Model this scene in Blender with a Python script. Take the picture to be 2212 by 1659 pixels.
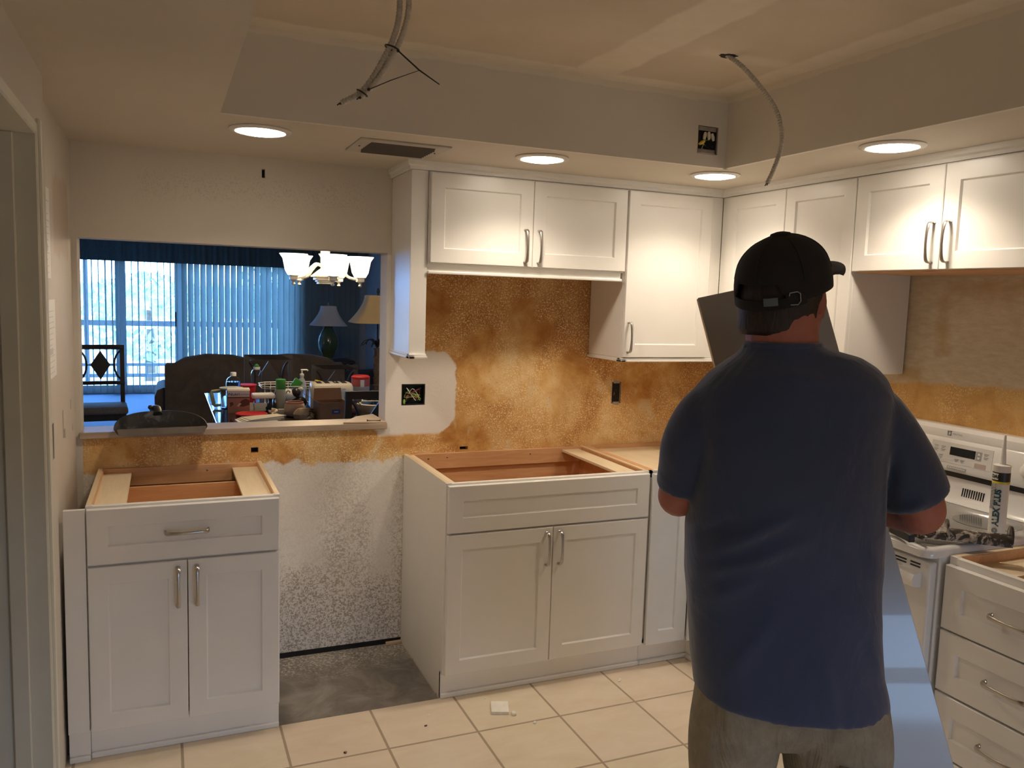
import bpy, bmesh, math, random
from mathutils import Vector, Matrix, Euler
PI = math.pi
rad = math.radians
for o in list(bpy.data.objects):
    bpy.data.objects.remove(o)
SC = bpy.context.scene
COL = SC.collection

# ---------------------------------------------------------------- camera
CAM = Vector((-0.9943, -3.5554, 1.5965))
yaw, pitch, roll, FPX = 0.4046, -0.1056, 0.0316, 1765.7
fw = Vector((math.sin(yaw)*math.cos(pitch), math.cos(yaw)*math.cos(pitch), math.sin(pitch)))
rt = Vector((math.cos(yaw), -math.sin(yaw), 0))
up = rt.cross(fw)
r2 = rt*math.cos(roll) + up*math.sin(roll)
u2 = up*math.cos(roll) - rt*math.sin(roll)
cd = bpy.data.cameras.new('camera')
co = bpy.data.objects.new('camera', cd)
COL.objects.link(co)
co.matrix_world = Matrix(((r2.x, u2.x, -fw.x, CAM.x), (r2.y, u2.y, -fw.y, CAM.y), (r2.z, u2.z, -fw.z, CAM.z), (0, 0, 0, 1)))
cd.sensor_fit = 'HORIZONTAL'
cd.sensor_width = 36
cd.lens = FPX/2212*36
cd.clip_start = 0.02
SC.camera = co

# ---------------------------------------------------------------- view, world, daylight
SC.view_settings.view_transform = 'Standard'
SC.view_settings.look = 'None'
SC.view_settings.gamma = 1
SC.view_settings.use_curve_mapping = False
SC.view_settings.exposure = 0.65
SC.cycles.max_bounces = 10
SC.cycles.diffuse_bounces = 6
SC.cycles.glossy_bounces = 4
SC.cycles.transparent_max_bounces = 16
SC.cycles.transmission_bounces = 8
SC.cycles.caustics_reflective = False
SC.cycles.caustics_refractive = False
SC.cycles.sample_clamp_indirect = 10
SC.cycles.use_denoising = True
LAMP_W = 12.0          # recessed lamps
SKY = 30.0             # daylight
WARM = (1.0, 0.84, 0.66)

w = bpy.data.worlds.new('daylight')
SC.world = w
w.use_nodes = True
wn = w.node_tree
bg = wn.nodes['Background']
tc = wn.nodes.new('ShaderNodeTexCoord')
sp = wn.nodes.new('ShaderNodeSeparateXYZ')
rp = wn.nodes.new('ShaderNodeValToRGB')
wn.links.new(tc.outputs['Generated'], sp.inputs[0])
wn.links.new(sp.outputs[2], rp.inputs[0])
rp.color_ramp.elements[0].position = 0.0
rp.color_ramp.elements[0].color = (0.02, 0.05, 0.11, 1)
rp.color_ramp.elements[1].position = 0.012
rp.color_ramp.elements[1].color = (0.16, 0.40, 0.90, 1)
hz = wn.nodes.new('ShaderNodeMapRange')
hz.inputs[1].default_value = -.3; hz.inputs[2].default_value = .3
wn.links.new(sp.outputs[1], hz.inputs[0])
mxw = wn.nodes.new('ShaderNodeMix'); mxw.data_type = 'RGBA'; mxw.blend_type = 'MULTIPLY'; mxw.inputs[0].default_value = 1
rw = wn.nodes.new('ShaderNodeValToRGB')
rw.color_ramp.elements[0].color = (.52, .31, .22, 1); rw.color_ramp.elements[1].color = (1, 1, 1, 1)   # hazier, dimmer sky on the rear side
wn.links.new(hz.outputs[0], rw.inputs[0])
wn.links.new(rp.outputs[0], mxw.inputs[6]); wn.links.new(rw.outputs[0], mxw.inputs[7])
wn.links.new(mxw.outputs[2], bg.inputs[0])
bg.inputs[1].default_value = SKY

def portal(name, loc, rot, sx, sy):
    l = bpy.data.lights.new(name, 'AREA')
    l.shape = 'RECTANGLE'; l.size = sx; l.size_y = sy
    l.cycles.is_portal = True
    o = bpy.data.objects.new(name, l); COL.objects.link(o)
    o.location = loc; o.rotation_euler = rot
portal('daylight_portal', (-0.85, 9.86, 1.03), (rad(-90), 0, 0), 3.8, 2.06)      # through the patio door, shining to -Y
portal('daylight_portal', (0.7, -6.1, .68), (rad(90), 0, 0), 2.0, 1.34)        # added glass door behind the camera

# ---------------------------------------------------------------- helpers: objects
def tag(o, label, cat, group=None):
    o['label'] = label
    o['category'] = cat
    if group:
        o['group'] = group
    return o

def thing(name, label, cat, loc=(0, 0, 0), rz=0, group=None):
    o = bpy.data.objects.new(name, None)
    o.empty_display_size = 0.05
    COL.objects.link(o)
    o.location = loc
    o.rotation_euler = (0, 0, rz)
    return tag(o, label, cat, group)

def place_copy(root, loc, rz=None, label=None):
    def rec(o, parent):
        c = o.copy(); COL.objects.link(c)
        c.parent = parent
        for ch in o.children:
            rec(ch, c)
        return c
    c = rec(root, None)
    c.location = loc
    if rz is not None:
        c.rotation_euler = (0, 0, rz)
    if label:
        c['label'] = label
    return c

def mesh_obj(name, me, parent=None):
    o = bpy.data.objects.new(name, me)
    COL.objects.link(o)
    if parent:
        o.parent = parent
    return o

def baked(o, mods):
    """give the object modifiers and keep the resulting mesh"""
    for kind, props in mods:
        m = o.modifiers.new(kind.lower(), kind)
        for k, v in props.items():
            setattr(m, k, v)
    dg = bpy.context.evaluated_depsgraph_get()
    me = bpy.data.meshes.new_from_object(o.evaluated_get(dg), depsgraph=dg)
    o.modifiers.clear()
    me.materials.clear()
    for m in o.data.materials:
        me.materials.append(m)
    o.data = me
    return o

def lerp(a, b, t):
    return a+(b-a)*t

def crom(pts, n):
    """Catmull-Rom through points of any length tuple"""
    out = []
    P = [pts[0]]+list(pts)+[pts[-1]]
    for i in range(1, len(P)-2):
        for k in range(n):
            t = k/n
            out.append(tuple(0.5*((2*b)+(c-a)*t+(2*a-5*b+4*c-d)*t*t+(3*b-a-3*c+d)*t**3)
                       for a, b, c, d in zip(P[i-1], P[i], P[i+1], P[i+2])))
    out.append(tuple(pts[-1]))
    return out

class MB:
    def __init__(s):
        s.bm = bmesh.new()

    def poly(s, vs, fs):
        v = [s.bm.verts.new(p) for p in vs]
        for f in fs:
            try:
                s.bm.faces.new([v[i] for i in f])
            except ValueError:
                pass
        return v

    def box(s, a, b, bev=0, seg=1, M=None):
        (x0, y0, z0), (x1, y1, z1) = a, b
        vs = [(x, y, z) for x in (x0, x1) for y in (y0, y1) for z in (z0, z1)]
        if M is not None:
            vs = [M @ Vector(p) for p in vs]
        v = s.poly(vs, [(0, 1, 3, 2), (4, 6, 7, 5), (0, 4, 5, 1), (2, 3, 7, 6), (0, 2, 6, 4), (1, 5, 7, 3)])
        if bev:
            es = {e for q in v for e in q.link_edges}
            bmesh.ops.bevel(s.bm, geom=list(es), offset=bev, segments=seg, affect='EDGES', profile=0.5)
        return s

    def loft(s, rings, cap=True, closed=True):
        n = len(rings[0])
        V = [[s.bm.verts.new(p) for p in r] for r in rings]
        for a, b in zip(V[:-1], V[1:]):
            for i in range(n if closed else n-1):
                j = (i+1) % n
                try:
                    s.bm.faces.new((a[i], a[j], b[j], b[i]))
                except ValueError:
                    pass
        if cap and closed:
            s.bm.faces.new(V[0][::-1])
            s.bm.faces.new(V[-1])
        s.V = V
        return s

    def cyl(s, p0, p1, r0, r1=None, n=16, cap=True):
        return s.tube([p0, p1], [r0, r0 if r1 is None else r1], n, cap)

    def tube(s, pts, r, n=8, cap=True, flat=1.0, upv=None, closed=False):
        pts = [Vector(p) for p in pts]
        if not isinstance(r, (list, tuple)):
            r = [r]*len(pts)
        rings = []
        ref = Vector(upv) if upv else None
        for i, p in enumerate(pts):
            if closed:
                t = pts[(i+1) % len(pts)]-pts[i-1]
            else:
                t = pts[min(i+1, len(pts)-1)]-pts[max(i-1, 0)]
            t.normalize()
            if ref is None:
                ref = Vector((0, 0, 1)) if abs(t.z) < .9 else Vector((1, 0, 0))
            a = ref-t*ref.dot(t)
            if a.length < 1e-5:
                a = t.orthogonal()
            a.normalize()
            b = t.cross(a)
            if not upv:
                ref = a
            rr = r[i]
            ra, rb = rr if isinstance(rr, (tuple, list)) else (rr*flat, rr)
            rings.append([p+a*math.cos(2*PI*k/n)*ra+b*math.sin(2*PI*k/n)*rb for k in range(n)])
        if closed:
            rings.append(rings[0])
        s.loft(rings, cap and not closed)
        return s

    def lathe(s, prof, c=(0, 0, 0), n=24, cap=True, M=None, sx=1, sy=1):
        rings = []
        for r, z in prof:
            r = max(r, 1e-4)
            ring = [Vector((c[0]+sx*r*math.cos(2*PI*k/n), c[1]+sy*r*math.sin(2*PI*k/n), c[2]+z)) for k in range(n)]
            rings.append([M @ p for p in ring] if M is not None else ring)
        s.loft(rings, cap)
        return s

    def ball(s, c, r, n=16, m=10, M=None):
        rx, ry, rz = r if isinstance(r, (tuple, list)) else (r, r, r)
        rings = []
        for j in range(1, m):
            t = PI*j/m
            ring = [Vector((c[0]+rx*math.sin(t)*math.cos(2*PI*k/n), c[1]+ry*math.sin(t)*math.sin(2*PI*k/n), c[2]-rz*math.cos(t))) for k in range(n)]
            rings.append([M @ p for p in ring] if M is not None else ring)
        s.loft(rings)
        return s

    def prism(s, pts, ax, a, b, bev=0):
        """polygon in the two other axes, extruded along axis ax from a to b"""
        def P(p, t):
            q = [p[0], p[1]]
            q.insert(ax, t)
            return q
        n = len(pts)
        v = s.poly([P(p, a) for p in pts]+[P(p, b) for p in pts],
                   [tuple(range(n))[::-1], tuple(range(n, 2*n))]+[(i, (i+1) % n, n+(i+1) % n, n+i) for i in range(n)])
        if bev:
            es = {e for q in v for e in q.link_edges}
            bmesh.ops.bevel(s.bm, geom=list(es), offset=bev, segments=2, affect='EDGES', profile=0.5)
        return s

    def xf(s, M):
        s.bm.transform(M)
        return s

    def build(s, name, mat, parent=None, smooth=None, off=None):
        bmesh.ops.recalc_face_normals(s.bm, faces=s.bm.faces[:])
        if off:
            bmesh.ops.translate(s.bm, verts=s.bm.verts[:], vec=-Vector(off))
        me = bpy.data.meshes.new(name)
        s.bm.to_mesh(me)
        s.bm.free()
        if mat:
            me.materials.append(mat)
        if smooth:
            for p in me.polygons:
                p.use_smooth = True
            if smooth < 180:
                me.set_sharp_from_angle(angle=rad(smooth))
        return mesh_obj(name, me, parent)

def setting(o):
    o['kind'] = 'structure'
    return o

def text_mesh(body, size, depth=0.0004, align='CENTER', bold=0.0, sx=1.0):
    """returns the mesh of a line of lettering in the XY plane"""
    c = bpy.data.curves.new('lettering', 'FONT')
    c.body = body; c.size = size; c.extrude = depth; c.align_x = align; c.align_y = 'CENTER'
    c.offset = bold; c.resolution_u = 4
    o = bpy.data.objects.new('lettering', c); COL.objects.link(o)
    o.scale = (sx, 1, 1)
    dg = bpy.context.evaluated_depsgraph_get()
    me = bpy.data.meshes.new_from_object(o.evaluated_get(dg), depsgraph=dg)
    me.transform(Matrix.Diagonal((sx, 1, 1, 1)))
    me.materials.clear()
    bpy.data.objects.remove(o); bpy.data.curves.remove(c)
    return me

# ---------------------------------------------------------------- helpers: node materials
class S:
    def __init__(s, g, k): s.g, s.k = g, k
    def __add__(s, o): return s.g.math('ADD', s, o)
    def __radd__(s, o): return s.g.math('ADD', s, o)
    def __sub__(s, o): return s.g.math('SUBTRACT', s, o)
    def __rsub__(s, o): return s.g.math('SUBTRACT', o, s)
    def __mul__(s, o): return s.g.math('MULTIPLY', s, o)
    def __rmul__(s, o): return s.g.math('MULTIPLY', s, o)

class G:
    def __init__(s, name):
        s.m = bpy.data.materials.new(name)
        s.m.use_nodes = True
        s.t = s.m.node_tree
        s.b = s.t.nodes['Principled BSDF']

    def put(s, sock, v):
        if isinstance(v, S):
            s.t.links.new(v.k, sock)
        elif isinstance(v, (tuple, list)) and len(v) == 3 and sock.type == 'RGBA':
            sock.default_value = (*v, 1)
        else:
            sock.default_value = v

    def node(s, typ, **kw):
        n = s.t.nodes.new(typ)
        for k, v in kw.items():
            setattr(n, k, v)
        return n

    def math(s, op, a, b=None, c=None, clamp=False):
        n = s.node('ShaderNodeMath', operation=op, use_clamp=clamp)
        for i, v in enumerate((a, b, c)):
            if v is not None:
                s.put(n.inputs[i], v)
        return S(s, n.outputs[0])

    def step(s, x, a, b):
        n = s.node('ShaderNodeMapRange', interpolation_type='SMOOTHSTEP', clamp=True)
        s.put(n.inputs[0], x); s.put(n.inputs[1], a); s.put(n.inputs[2], b)
        return S(s, n.outputs[0])

    def pos(s):
        return S(s, s.node('ShaderNodeNewGeometry').outputs['Position'])

    def obj(s):
        return S(s, s.node('ShaderNodeTexCoord').outputs['Object'])

    def sep(s, v):
        n = s.node('ShaderNodeSeparateXYZ')
        s.put(n.inputs[0], v)
        return [S(s, o) for o in n.outputs]

    def vec(s, x, y, z):
        n = s.node('ShaderNodeCombineXYZ')
        for i, v in enumerate((x, y, z)):
            s.put(n.inputs[i], v)
        return S(s, n.outputs[0])

    def scale(s, v, sc):
        n = s.node('ShaderNodeVectorMath', operation='MULTIPLY')
        s.put(n.inputs[0], v); n.inputs[1].default_value = sc
        return S(s, n.outputs[0])

    def noise(s, v, sc, det=3, rough=.5, dist=0):
        n = s.node('ShaderNodeTexNoise')
        s.put(n.inputs['Vector'], v)
        n.inputs['Scale'].default_value = sc; n.inputs['Detail'].default_value = det
        n.inputs['Roughness'].default_value = rough; n.inputs['Distortion'].default_value = dist
        return S(s, n.outputs[0])

    def voro(s, v, sc, feat='F1', out='Distance', rnd=1):
        n = s.node('ShaderNodeTexVoronoi', feature=feat)
        s.put(n.inputs['Vector'], v); n.inputs['Scale'].default_value = sc
        n.inputs['Randomness'].default_value = rnd
        return S(s, n.outputs[out])

    def ramp(s, f, stops):
        n = s.node('ShaderNodeValToRGB')
        s.put(n.inputs[0], f)
        el = n.color_ramp.elements
        while len(el) < len(stops):
            el.new(1)
        for e, (p, c) in zip(el, stops):
            e.position = p; e.color = (*c, 1)
        return S(s, n.outputs[0])

    def mix(s, f, a, b, mode='MIX'):
        n = s.node('ShaderNodeMix', data_type='RGBA', blend_type=mode)
        s.put(n.inputs[0], f); s.put(n.inputs[6], a); s.put(n.inputs[7], b)
        return S(s, n.outputs[2])

    def boxmask(s, x, z, cx, cz, hx, hz, nz=0, soft=.01):
        """1 inside a rectangle whose edge wanders with nz"""
        a = s.math('ABSOLUTE', x-cx)-hx
        b = s.math('ABSOLUTE', z-cz)-hz
        d = s.math('MAXIMUM', a, b)
        if isinstance(nz, S):
            d = d+nz
        return s.step(d, soft, -soft)

    def out(s, base, rough=.5, metal=0, bump=None, **kw):
        I = s.b.inputs
        s.put(I['Base Color'], base); s.put(I['Roughness'], rough); s.put(I['Metallic'], metal)
        for k, v in kw.items():
            s.put(I[k.replace('_', ' ')], v)
        if bump:
            h, st, ds = bump
            n = s.node('ShaderNodeBump')
            n.inputs['Strength'].default_value = st; n.inputs['Distance'].default_value = ds
            s.put(n.inputs['Height'], h)
            s.t.links.new(n.outputs[0], I['Normal'])
        return s.m

def mat(name, col, rough=.5, metal=0, var=.05, vs=9, bump=0, bs=150, **kw):
    g = G(name)
    v = g.obj()
    n = g.noise(v, vs, 4)
    lo = tuple(c*(1-var) for c in col); hi = tuple(min(1, c*(1+var)) for c in col)
    base = g.ramp(n, [(.3, lo), (.7, hi)])
    bp = (g.noise(v, bs, 3), bump, .002) if bump else None
    return g.out(base, rough, metal, bp, **kw)

def emitter(name, col, st):
    g = G(name)
    n = g.noise(g.obj(), 5)
    c = g.ramp(n, [(.2, tuple(k*.97 for k in col)), (.8, col)])
    return g.out(col, .4, Emission_Color=c, Emission_Strength=st)

M = {}
# painted things
M['cab'] = mat('white cabinet lacquer', (.82, .80, .76), .34, var=.012, Coat_Weight=.15, Coat_Roughness=.2)
M['cabgloss'] = mat('glossy filmed panel', (.76, .78, .80), .16, var=.015, Coat_Weight=.5, Coat_Roughness=.06)
M['nickel'] = mat('brushed nickel', (.50, .47, .43), .28, 1, .06, 60)
M['steel'] = mat('galvanised steel', (.42, .41, .39), .38, 1, .15, 30)
M['enamel'] = mat('white enamel', (.80, .79, .77), .14, var=.01, Coat_Weight=.6, Coat_Roughness=.05)
M['trimwhite'] = mat('white trim paint', (.74, .72, .68), .42, var=.02)
M['black'] = mat('black plastic', (.012, .012, .013), .35, var=.2)
M['dark'] = mat('dark void', (.010, .009, .008), .8, var=.3)  # near-black colour stands in for shade inside holes, gaps and slots
M['white'] = mat('white plastic', (.78, .77, .72), .35, var=.03)
M['cream'] = mat('cream plastic', (.72, .68, .55), .35, var=.04)
M['red'] = mat('red plastic', (.50, .02, .025), .35, var=.1)
M['green'] = mat('green plastic', (.05, .28, .04), .4, var=.1)
M['yellow'] = mat('yellow plastic', (.75, .60, .05), .4, var=.1)
M['copper'] = mat('red wire', (.45, .06, .05), .4, var=.1)
M['grnwire'] = mat('green wire', (.25, .45, .08), .4, var=.1)
M['blackwood'] = mat('espresso stained wood', (.012, .007, .005), .5, var=.25, vs=20)
M['seat'] = mat('grey seat fabric', (.12, .11, .10), .9, var=.15, vs=60, bump=.2, bs=500)
M['navyglass'] = mat('black glass', (.02, .02, .018), .08, var=.1)
# ---------------------------------------------------------------- materials of the setting
RX = 1.7576      # right wall
WY = -0.013      # kitchen face of the back wall
LX = -1.312      # left wall
CZ = 2.13        # low ceiling
TZ = 2.40        # raised tray ceiling

def glue_colour(g, P, u, z, seed):
    """old tile-adhesive staining: brown to ochre blotches with pale flecks, plus some painted shade high up"""
    V = g.vec(u, z+seed, seed)
    n1 = g.noise(V, 2.6, 8, .62, .8)
    n2 = g.noise(V, 7.5, 6, .6, 1.2)
    n3 = g.noise(g.scale(V, (1, .35, 1)), 11, 5, .6, .5)
    f = n1*.62+n2*.25+n3*.2
    base = g.ramp(f, [(.36, (.34, .125, .020)), (.46, (.52, .24, .055)), (.54, (.68, .39, .125)), (.63, (.80, .56, .26)), (.74, (.84, .70, .46))])
    up_ = g.step(z+n1*.2, 1.44, 1.62)  # darker high up: partly glue colour, partly painted shade under the wall cabinets
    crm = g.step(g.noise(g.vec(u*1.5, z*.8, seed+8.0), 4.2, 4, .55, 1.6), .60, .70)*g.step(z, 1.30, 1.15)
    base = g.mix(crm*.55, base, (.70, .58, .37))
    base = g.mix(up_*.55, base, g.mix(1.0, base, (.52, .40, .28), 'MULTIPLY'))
    fl = g.noise(V, 150, 2, .7, .6)
    patch = g.noise(g.vec(u, z+seed, seed+4.0), 4.5, 3, .5)
    fleck = g.step(fl, .53, .60)*g.step(patch, .38, .55)
    base = g.mix(fleck*.85, base, (.92, .76, .48))
    dk = g.step(g.noise(V, 110, 2, .6, .4), .62, .70)*g.step(patch, .62, .42)
    base = g.mix(dk*.45, base, (.26, .09, .02))
    return base, fl, n1, n2

def wall_back_mat():
    g = G('stripped back wall')
    P = g.pos()
    x, y, z = g.sep(P)
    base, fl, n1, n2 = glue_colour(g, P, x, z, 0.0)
    edge = (g.noise(P, 14, 5, .65, .5)-.5)*.12
    edge2 = (g.noise(P, 4, 4, .6)-.5)*.10
    # bare painted board below the worktop line, flecked with old glue
    low = g.step(z+edge*.9+edge2*.5, .868, .848)
    lowc = g.ramp(n1, [(.35, (.76, .71, .645)), (.65, (.84, .80, .74))])
    fmask = g.step(g.noise(P, 120, 2, .75, .6), .47, .56)
    grow = g.step(z+n2*.5-n1*.4, .95, .20)
    clean = g.boxmask(x, z, -.47, .60, .10, .22, edge*1.4+edge2, .06)
    clean2 = g.boxmask(x, z, -.10, .60, .06, .28, edge+edge2, .05)
    keep = g.math('MAXIMUM', clean, clean2)
    fm = fmask*(.30+grow*.70)*(1-keep*.8)
    lowc = g.mix(fm, lowc, g.ramp(n2, [(.35, (.38, .32, .25)), (.7, (.50, .43, .35))]))
    col = g.mix(low, base, lowc)
    # joint-compound patch round the double outlet
    qa = g.math('MAXIMUM', g.math('ABSOLUTE', x-.04)-.10, 0.0)
    qb = g.math('MAXIMUM', g.math('ABSOLUTE', z-1.155)-.09, 0.0)
    dd_ = g.math('SQRT', qa*qa+qb*qb)-.10+edge*.35+edge2*.45
    pt = g.step(dd_, .006, -.006)
    pt2 = g.boxmask(x, z, -.06, 1.25, .06, .60, edge*.3, .006)
    pc = g.ramp(n1, [(.3, (.82, .78, .73)), (.7, (.86, .83, .785))])
    col = g.mix(g.math('MAXIMUM', pt, pt2)*g.step(z, .952, .975), col, pc)
    # painted wall above and beside the opening
    pnt = g.math('MAXIMUM', g.step(z, 1.760, 1.768), g.step(x, -1.288, -1.292))
    stip = g.step(g.noise(P, 130, 3, .7), .52, .62)*g.boxmask(x, z, -.62, 1.995, .45, .055, edge*1.1, .05)
    wc = g.ramp(g.noise(P, 1.6, 4), [(.3, (.63, .575, .49)), (.7, (.69, .64, .555))])
    wc = g.mix(stip*.4, wc, (.44, .365, .28))
    col = g.mix(pnt, col, wc)
    return g.out(col, .72, bump=(fl, .35, .003))

def wall_right_mat():
    g = G('stripped right wall')
    P = g.pos()
    x, y, z = g.sep(P)
    base, fl, n1, n2 = glue_colour(g, P, y, z, 3.7)
    base = g.mix(.45, base, (.66, .42, .15))
    edge = (g.noise(P, 9, 5, .65, .5)-.5)*.09
    hi = g.step(z+edge*.5+y*.06, 1.225, 1.245)
    gl = g.scale(P, (1, 1, 3.5))
    wc = g.ramp(g.noise(gl, 22, 5, .6), [(.35, (.60, .50, .355)), (.65, (.70, .61, .46))])
    st = g.boxmask(y, z, -1.315, 1.55, .02, .12, edge*1.3, .03)
    st2 = g.boxmask(y, z, -1.62, 1.685, .30, .02, edge*1.6, .04)
    st3 = g.boxmask(y, z, -1.17, 1.34, .05, .02, edge*1.2, .02)
    s_ = g.math('MAXIMUM', g.math('MAXIMUM', st, st2), st3)
    wc = g.mix(s_*.6, wc, (.48, .31, .11))
    return g.out(g.mix(hi, base, wc), .7, bump=(fl, .25, .003))

def ceiling_mat():
    """raw plasterboard with bands of joint compound"""
    g = G('taped plasterboard ceiling')
    P = g.pos()
    x, y, z = g.sep(P)
    e = (g.noise(P, 7, 4, .6)-.5)*.05
    board = g.ramp(g.noise(P, 3, 4), [(.3, (.62, .54, .425)), (.7, (.68, .60, .485))])
    mud = g.ramp(g.noise(P, 12, 4), [(.3, (.74, .665, .545)), (.7, (.79, .715, .60))])
    b1 = g.boxmask(x, y, .43, -2.0, .085, 1.3, e*1.2, .012)
    b2 = g.boxmask(x, y, 0, -.80, 2, .115, e, .012)
    b3 = g.boxmask(x, y, 1.06, -2, .11, 2, e, .012)
    b4 = g.boxmask(x, y, .80, -1.28, .20, .035, e, .03)
    m = g.math('MAXIMUM', g.math('MAXIMUM', b1, b2), g.math('MAXIMUM', b3, b4*.6))
    return g.out(g.mix(m, board, mud), .8)

def fascia_mat():
    g = G('primed fascia board')
    P = g.pos()
    x, y, z = g.sep(P)
    e = (g.noise(P, 8, 4, .6)-.5)*.03
    mud = g.step(z+e, 2.375, 2.382)
    c = g.ramp(g.noise(P, 2.2, 5), [(.3, (.69, .655, .585)), (.7, (.75, .715, .64))])
    return g.out(g.mix(mud, c, (.82, .76, .655)), .75)

def paint(name, a, b, sc=1.8, rough=.7):
    g = G(name)
    return g.out(g.ramp(g.noise(g.pos(), sc, 5), [(.3, a), (.7, b)]), rough, bump=(g.noise(g.pos(), 90, 3), .08, .002))

def left_wall_mat():
    g = G('patched left wall')
    P = g.pos()
    x, y, z = g.sep(P)
    e = (g.noise(P, 10, 5, .65)-.5)*.10
    c = g.ramp(g.noise(P, 2, 5), [(.3, (.58, .53, .46)), (.7, (.63, .59, .525))])
    a = g.boxmask(y, z, -.34, 1.82, .22, .13, e, .02)
    b = g.boxmask(y, z, -.22, .55, .2, .35, e, .04)
    c = g.mix(g.math('MAXIMUM', a, b)*.8, c, (.52, .42, .32))
    d = g.boxmask(y, z, -.50, 1.33, .09, .22, e, .02)
    c = g.mix(d*.7, c, (.60, .54, .46))
    return g.out(c, .6, bump=(g.noise(P, 40, 3), .1, .003))

def tile_mat():
    g = G('beige ceramic floor tile')
    P = g.pos()
    x, y, z = g.sep(P)
    p = .336
    fx = g.math('FRACT', (x+.281+10*p)*(1/p))
    fy = g.math('FRACT', (y+.890+40*p)*(1/p))
    dx = g.math('MINIMUM', fx, 1-fx)
    dy = g.math('MINIMUM', fy, 1-fy)
    d = g.math('MINIMUM', dx, dy)
    grout = g.step(d+(g.noise(P, 40, 3)-.5)*.004, 0.0155, .0115)
    cell = g.vec(g.math('FLOOR', (x+.281+10*p)*(1/p)), g.math('FLOOR', (y+.890+40*p)*(1/p)), 0.0)
    tone = g.voro(cell, 1.0, 'F1', 'Color')
    n = g.noise(g.scale(P, (1, 2.2, 1)), 5, 5, .6, .6)
    c = g.ramp(n, [(.3, (.72, .605, .46)), (.55, (.78, .67, .525)), (.75, (.81, .715, .58))])
    c = g.mix(.025, c, tone, 'MULTIPLY')
    c = g.mix(grout, c, (.40, .315, .225))
    return g.out(c, g.math('ADD', .30, grout*.5), bump=(1-grout, .5, .002))

def concrete_mat():
    g = G('bare concrete with old paint')
    P = g.pos()
    x, y, z = g.sep(P)
    n = g.noise(P, 6, 7, .65, .7)
    c = g.ramp(n, [(.3, (.14, .125, .11)), (.5, (.22, .20, .18)), (.7, (.33, .305, .275))])
    fl = g.step(g.noise(P, 90, 3, .7), .50, .60)
    m = g.step(y+(g.noise(P, 9, 4)-.5)*.35, -.28, -.08)
    return g.out(g.mix(fl*m*.9+m*.12, c, (.55, .51, .45)), .85, bump=(n, .4, .004))

M['wall_back'] = wall_back_mat()
M['wall_right'] = wall_right_mat()
M['ceil_tray'] = ceiling_mat()
M['fascia'] = fascia_mat()
M['ceil_low'] = paint('painted low ceiling', (.60, .545, .46), (.66, .605, .52))
M['wall_left'] = left_wall_mat()
M['wall_plain'] = paint('plain painted wall', (.56, .53, .48), (.61, .58, .53))
M['wall_lr'] = paint('living room wall paint', (.50, .50, .50), (.55, .55, .54))
M['tile'] = tile_mat()
M['concrete'] = concrete_mat()
M['jamb'] = mat('door jamb paint', (.68, .67, .58), .45, var=.03)

def carpet_mat():
    g = G('cut pile carpet')
    P = g.pos()
    n = g.noise(P, 160, 3, .7)
    return g.out(g.ramp(n, [(.3, (.17, .24, .36)), (.7, (.27, .36, .52))]), .95, bump=(n, .6, .01))
M['carpet'] = carpet_mat()

def wood_mat(name, lo, hi, ax=0, rough=.45, sc=1.0):
    g = G(name)
    s = [16*sc, 16*sc, 16*sc]; s[ax] = 1.6*sc
    v = g.scale(g.obj(), tuple(s))
    n = g.noise(v, 2.2, 6, .6, 1.2)
    return g.out(g.ramp(n, [(.3, lo), (.7, hi)]), rough)
M['ply_x'] = wood_mat('birch plywood', (.60, .32, .15), (.72, .43, .225), 0)
M['ply_pale'] = wood_mat('pale birch plywood', (.74, .60, .40), (.82, .70, .50), 1)
M['ply_edge'] = wood_mat('plywood edge', (.66, .50, .31), (.78, .64, .44), 1)
M['pine'] = wood_mat('raw pine', (.58, .42, .27), (.70, .54, .38), 0)

# ---------------------------------------------------------------- the setting
def plate(name, ax, u, v, holes, t0, t1, m, parent=None):
    """flat slab across axis ax with rectangular holes; u, v are the other two axes in order"""
    us = sorted({u[0], u[1]} | {min(max(h[i], u[0]), u[1]) for h in holes for i in (0, 1)})
    vs = sorted({v[0], v[1]} | {min(max(h[i], v[0]), v[1]) for h in holes for i in (2, 3)})
    def solid(i, j):
        if i < 0 or j < 0 or i >= len(us)-1 or j >= len(vs)-1:
            return False
        a = (us[i]+us[i+1])/2; b = (vs[j]+vs[j+1])/2
        return not any(h[0] < a < h[1] and h[2] < b < h[3] for h in holes)
    bm = bmesh.new(); cache = {}
    def V(a, b, t):
        k = (round(a, 5), round(b, 5), t)
        if k not in cache:
            q = [a, b]; q.insert(ax, t)
            cache[k] = bm.verts.new(q)
        return cache[k]
    for i in range(len(us)-1):
        for j in range(len(vs)-1):
            if not solid(i, j):
                continue
            a0, a1, b0, b1 = us[i], us[i+1], vs[j], vs[j+1]
            for t in (t0, t1):
                bm.faces.new((V(a0, b0, t), V(a1, b0, t), V(a1, b1, t), V(a0, b1, t)))
            for (di, dj, p, q) in ((-1, 0, (a0, b0), (a0, b1)), (1, 0, (a1, b0), (a1, b1)), (0, -1, (a0, b0), (a1, b0)), (0, 1, (a0, b1), (a1, b1))):
                if not solid(i+di, j+dj):
                    bm.faces.new((V(*p, t0), V(*q, t0), V(*q, t1), V(*p, t1)))
    mb = MB(); mb.bm.free(); mb.bm = bm
    return mb.build(name, m, parent)

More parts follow.
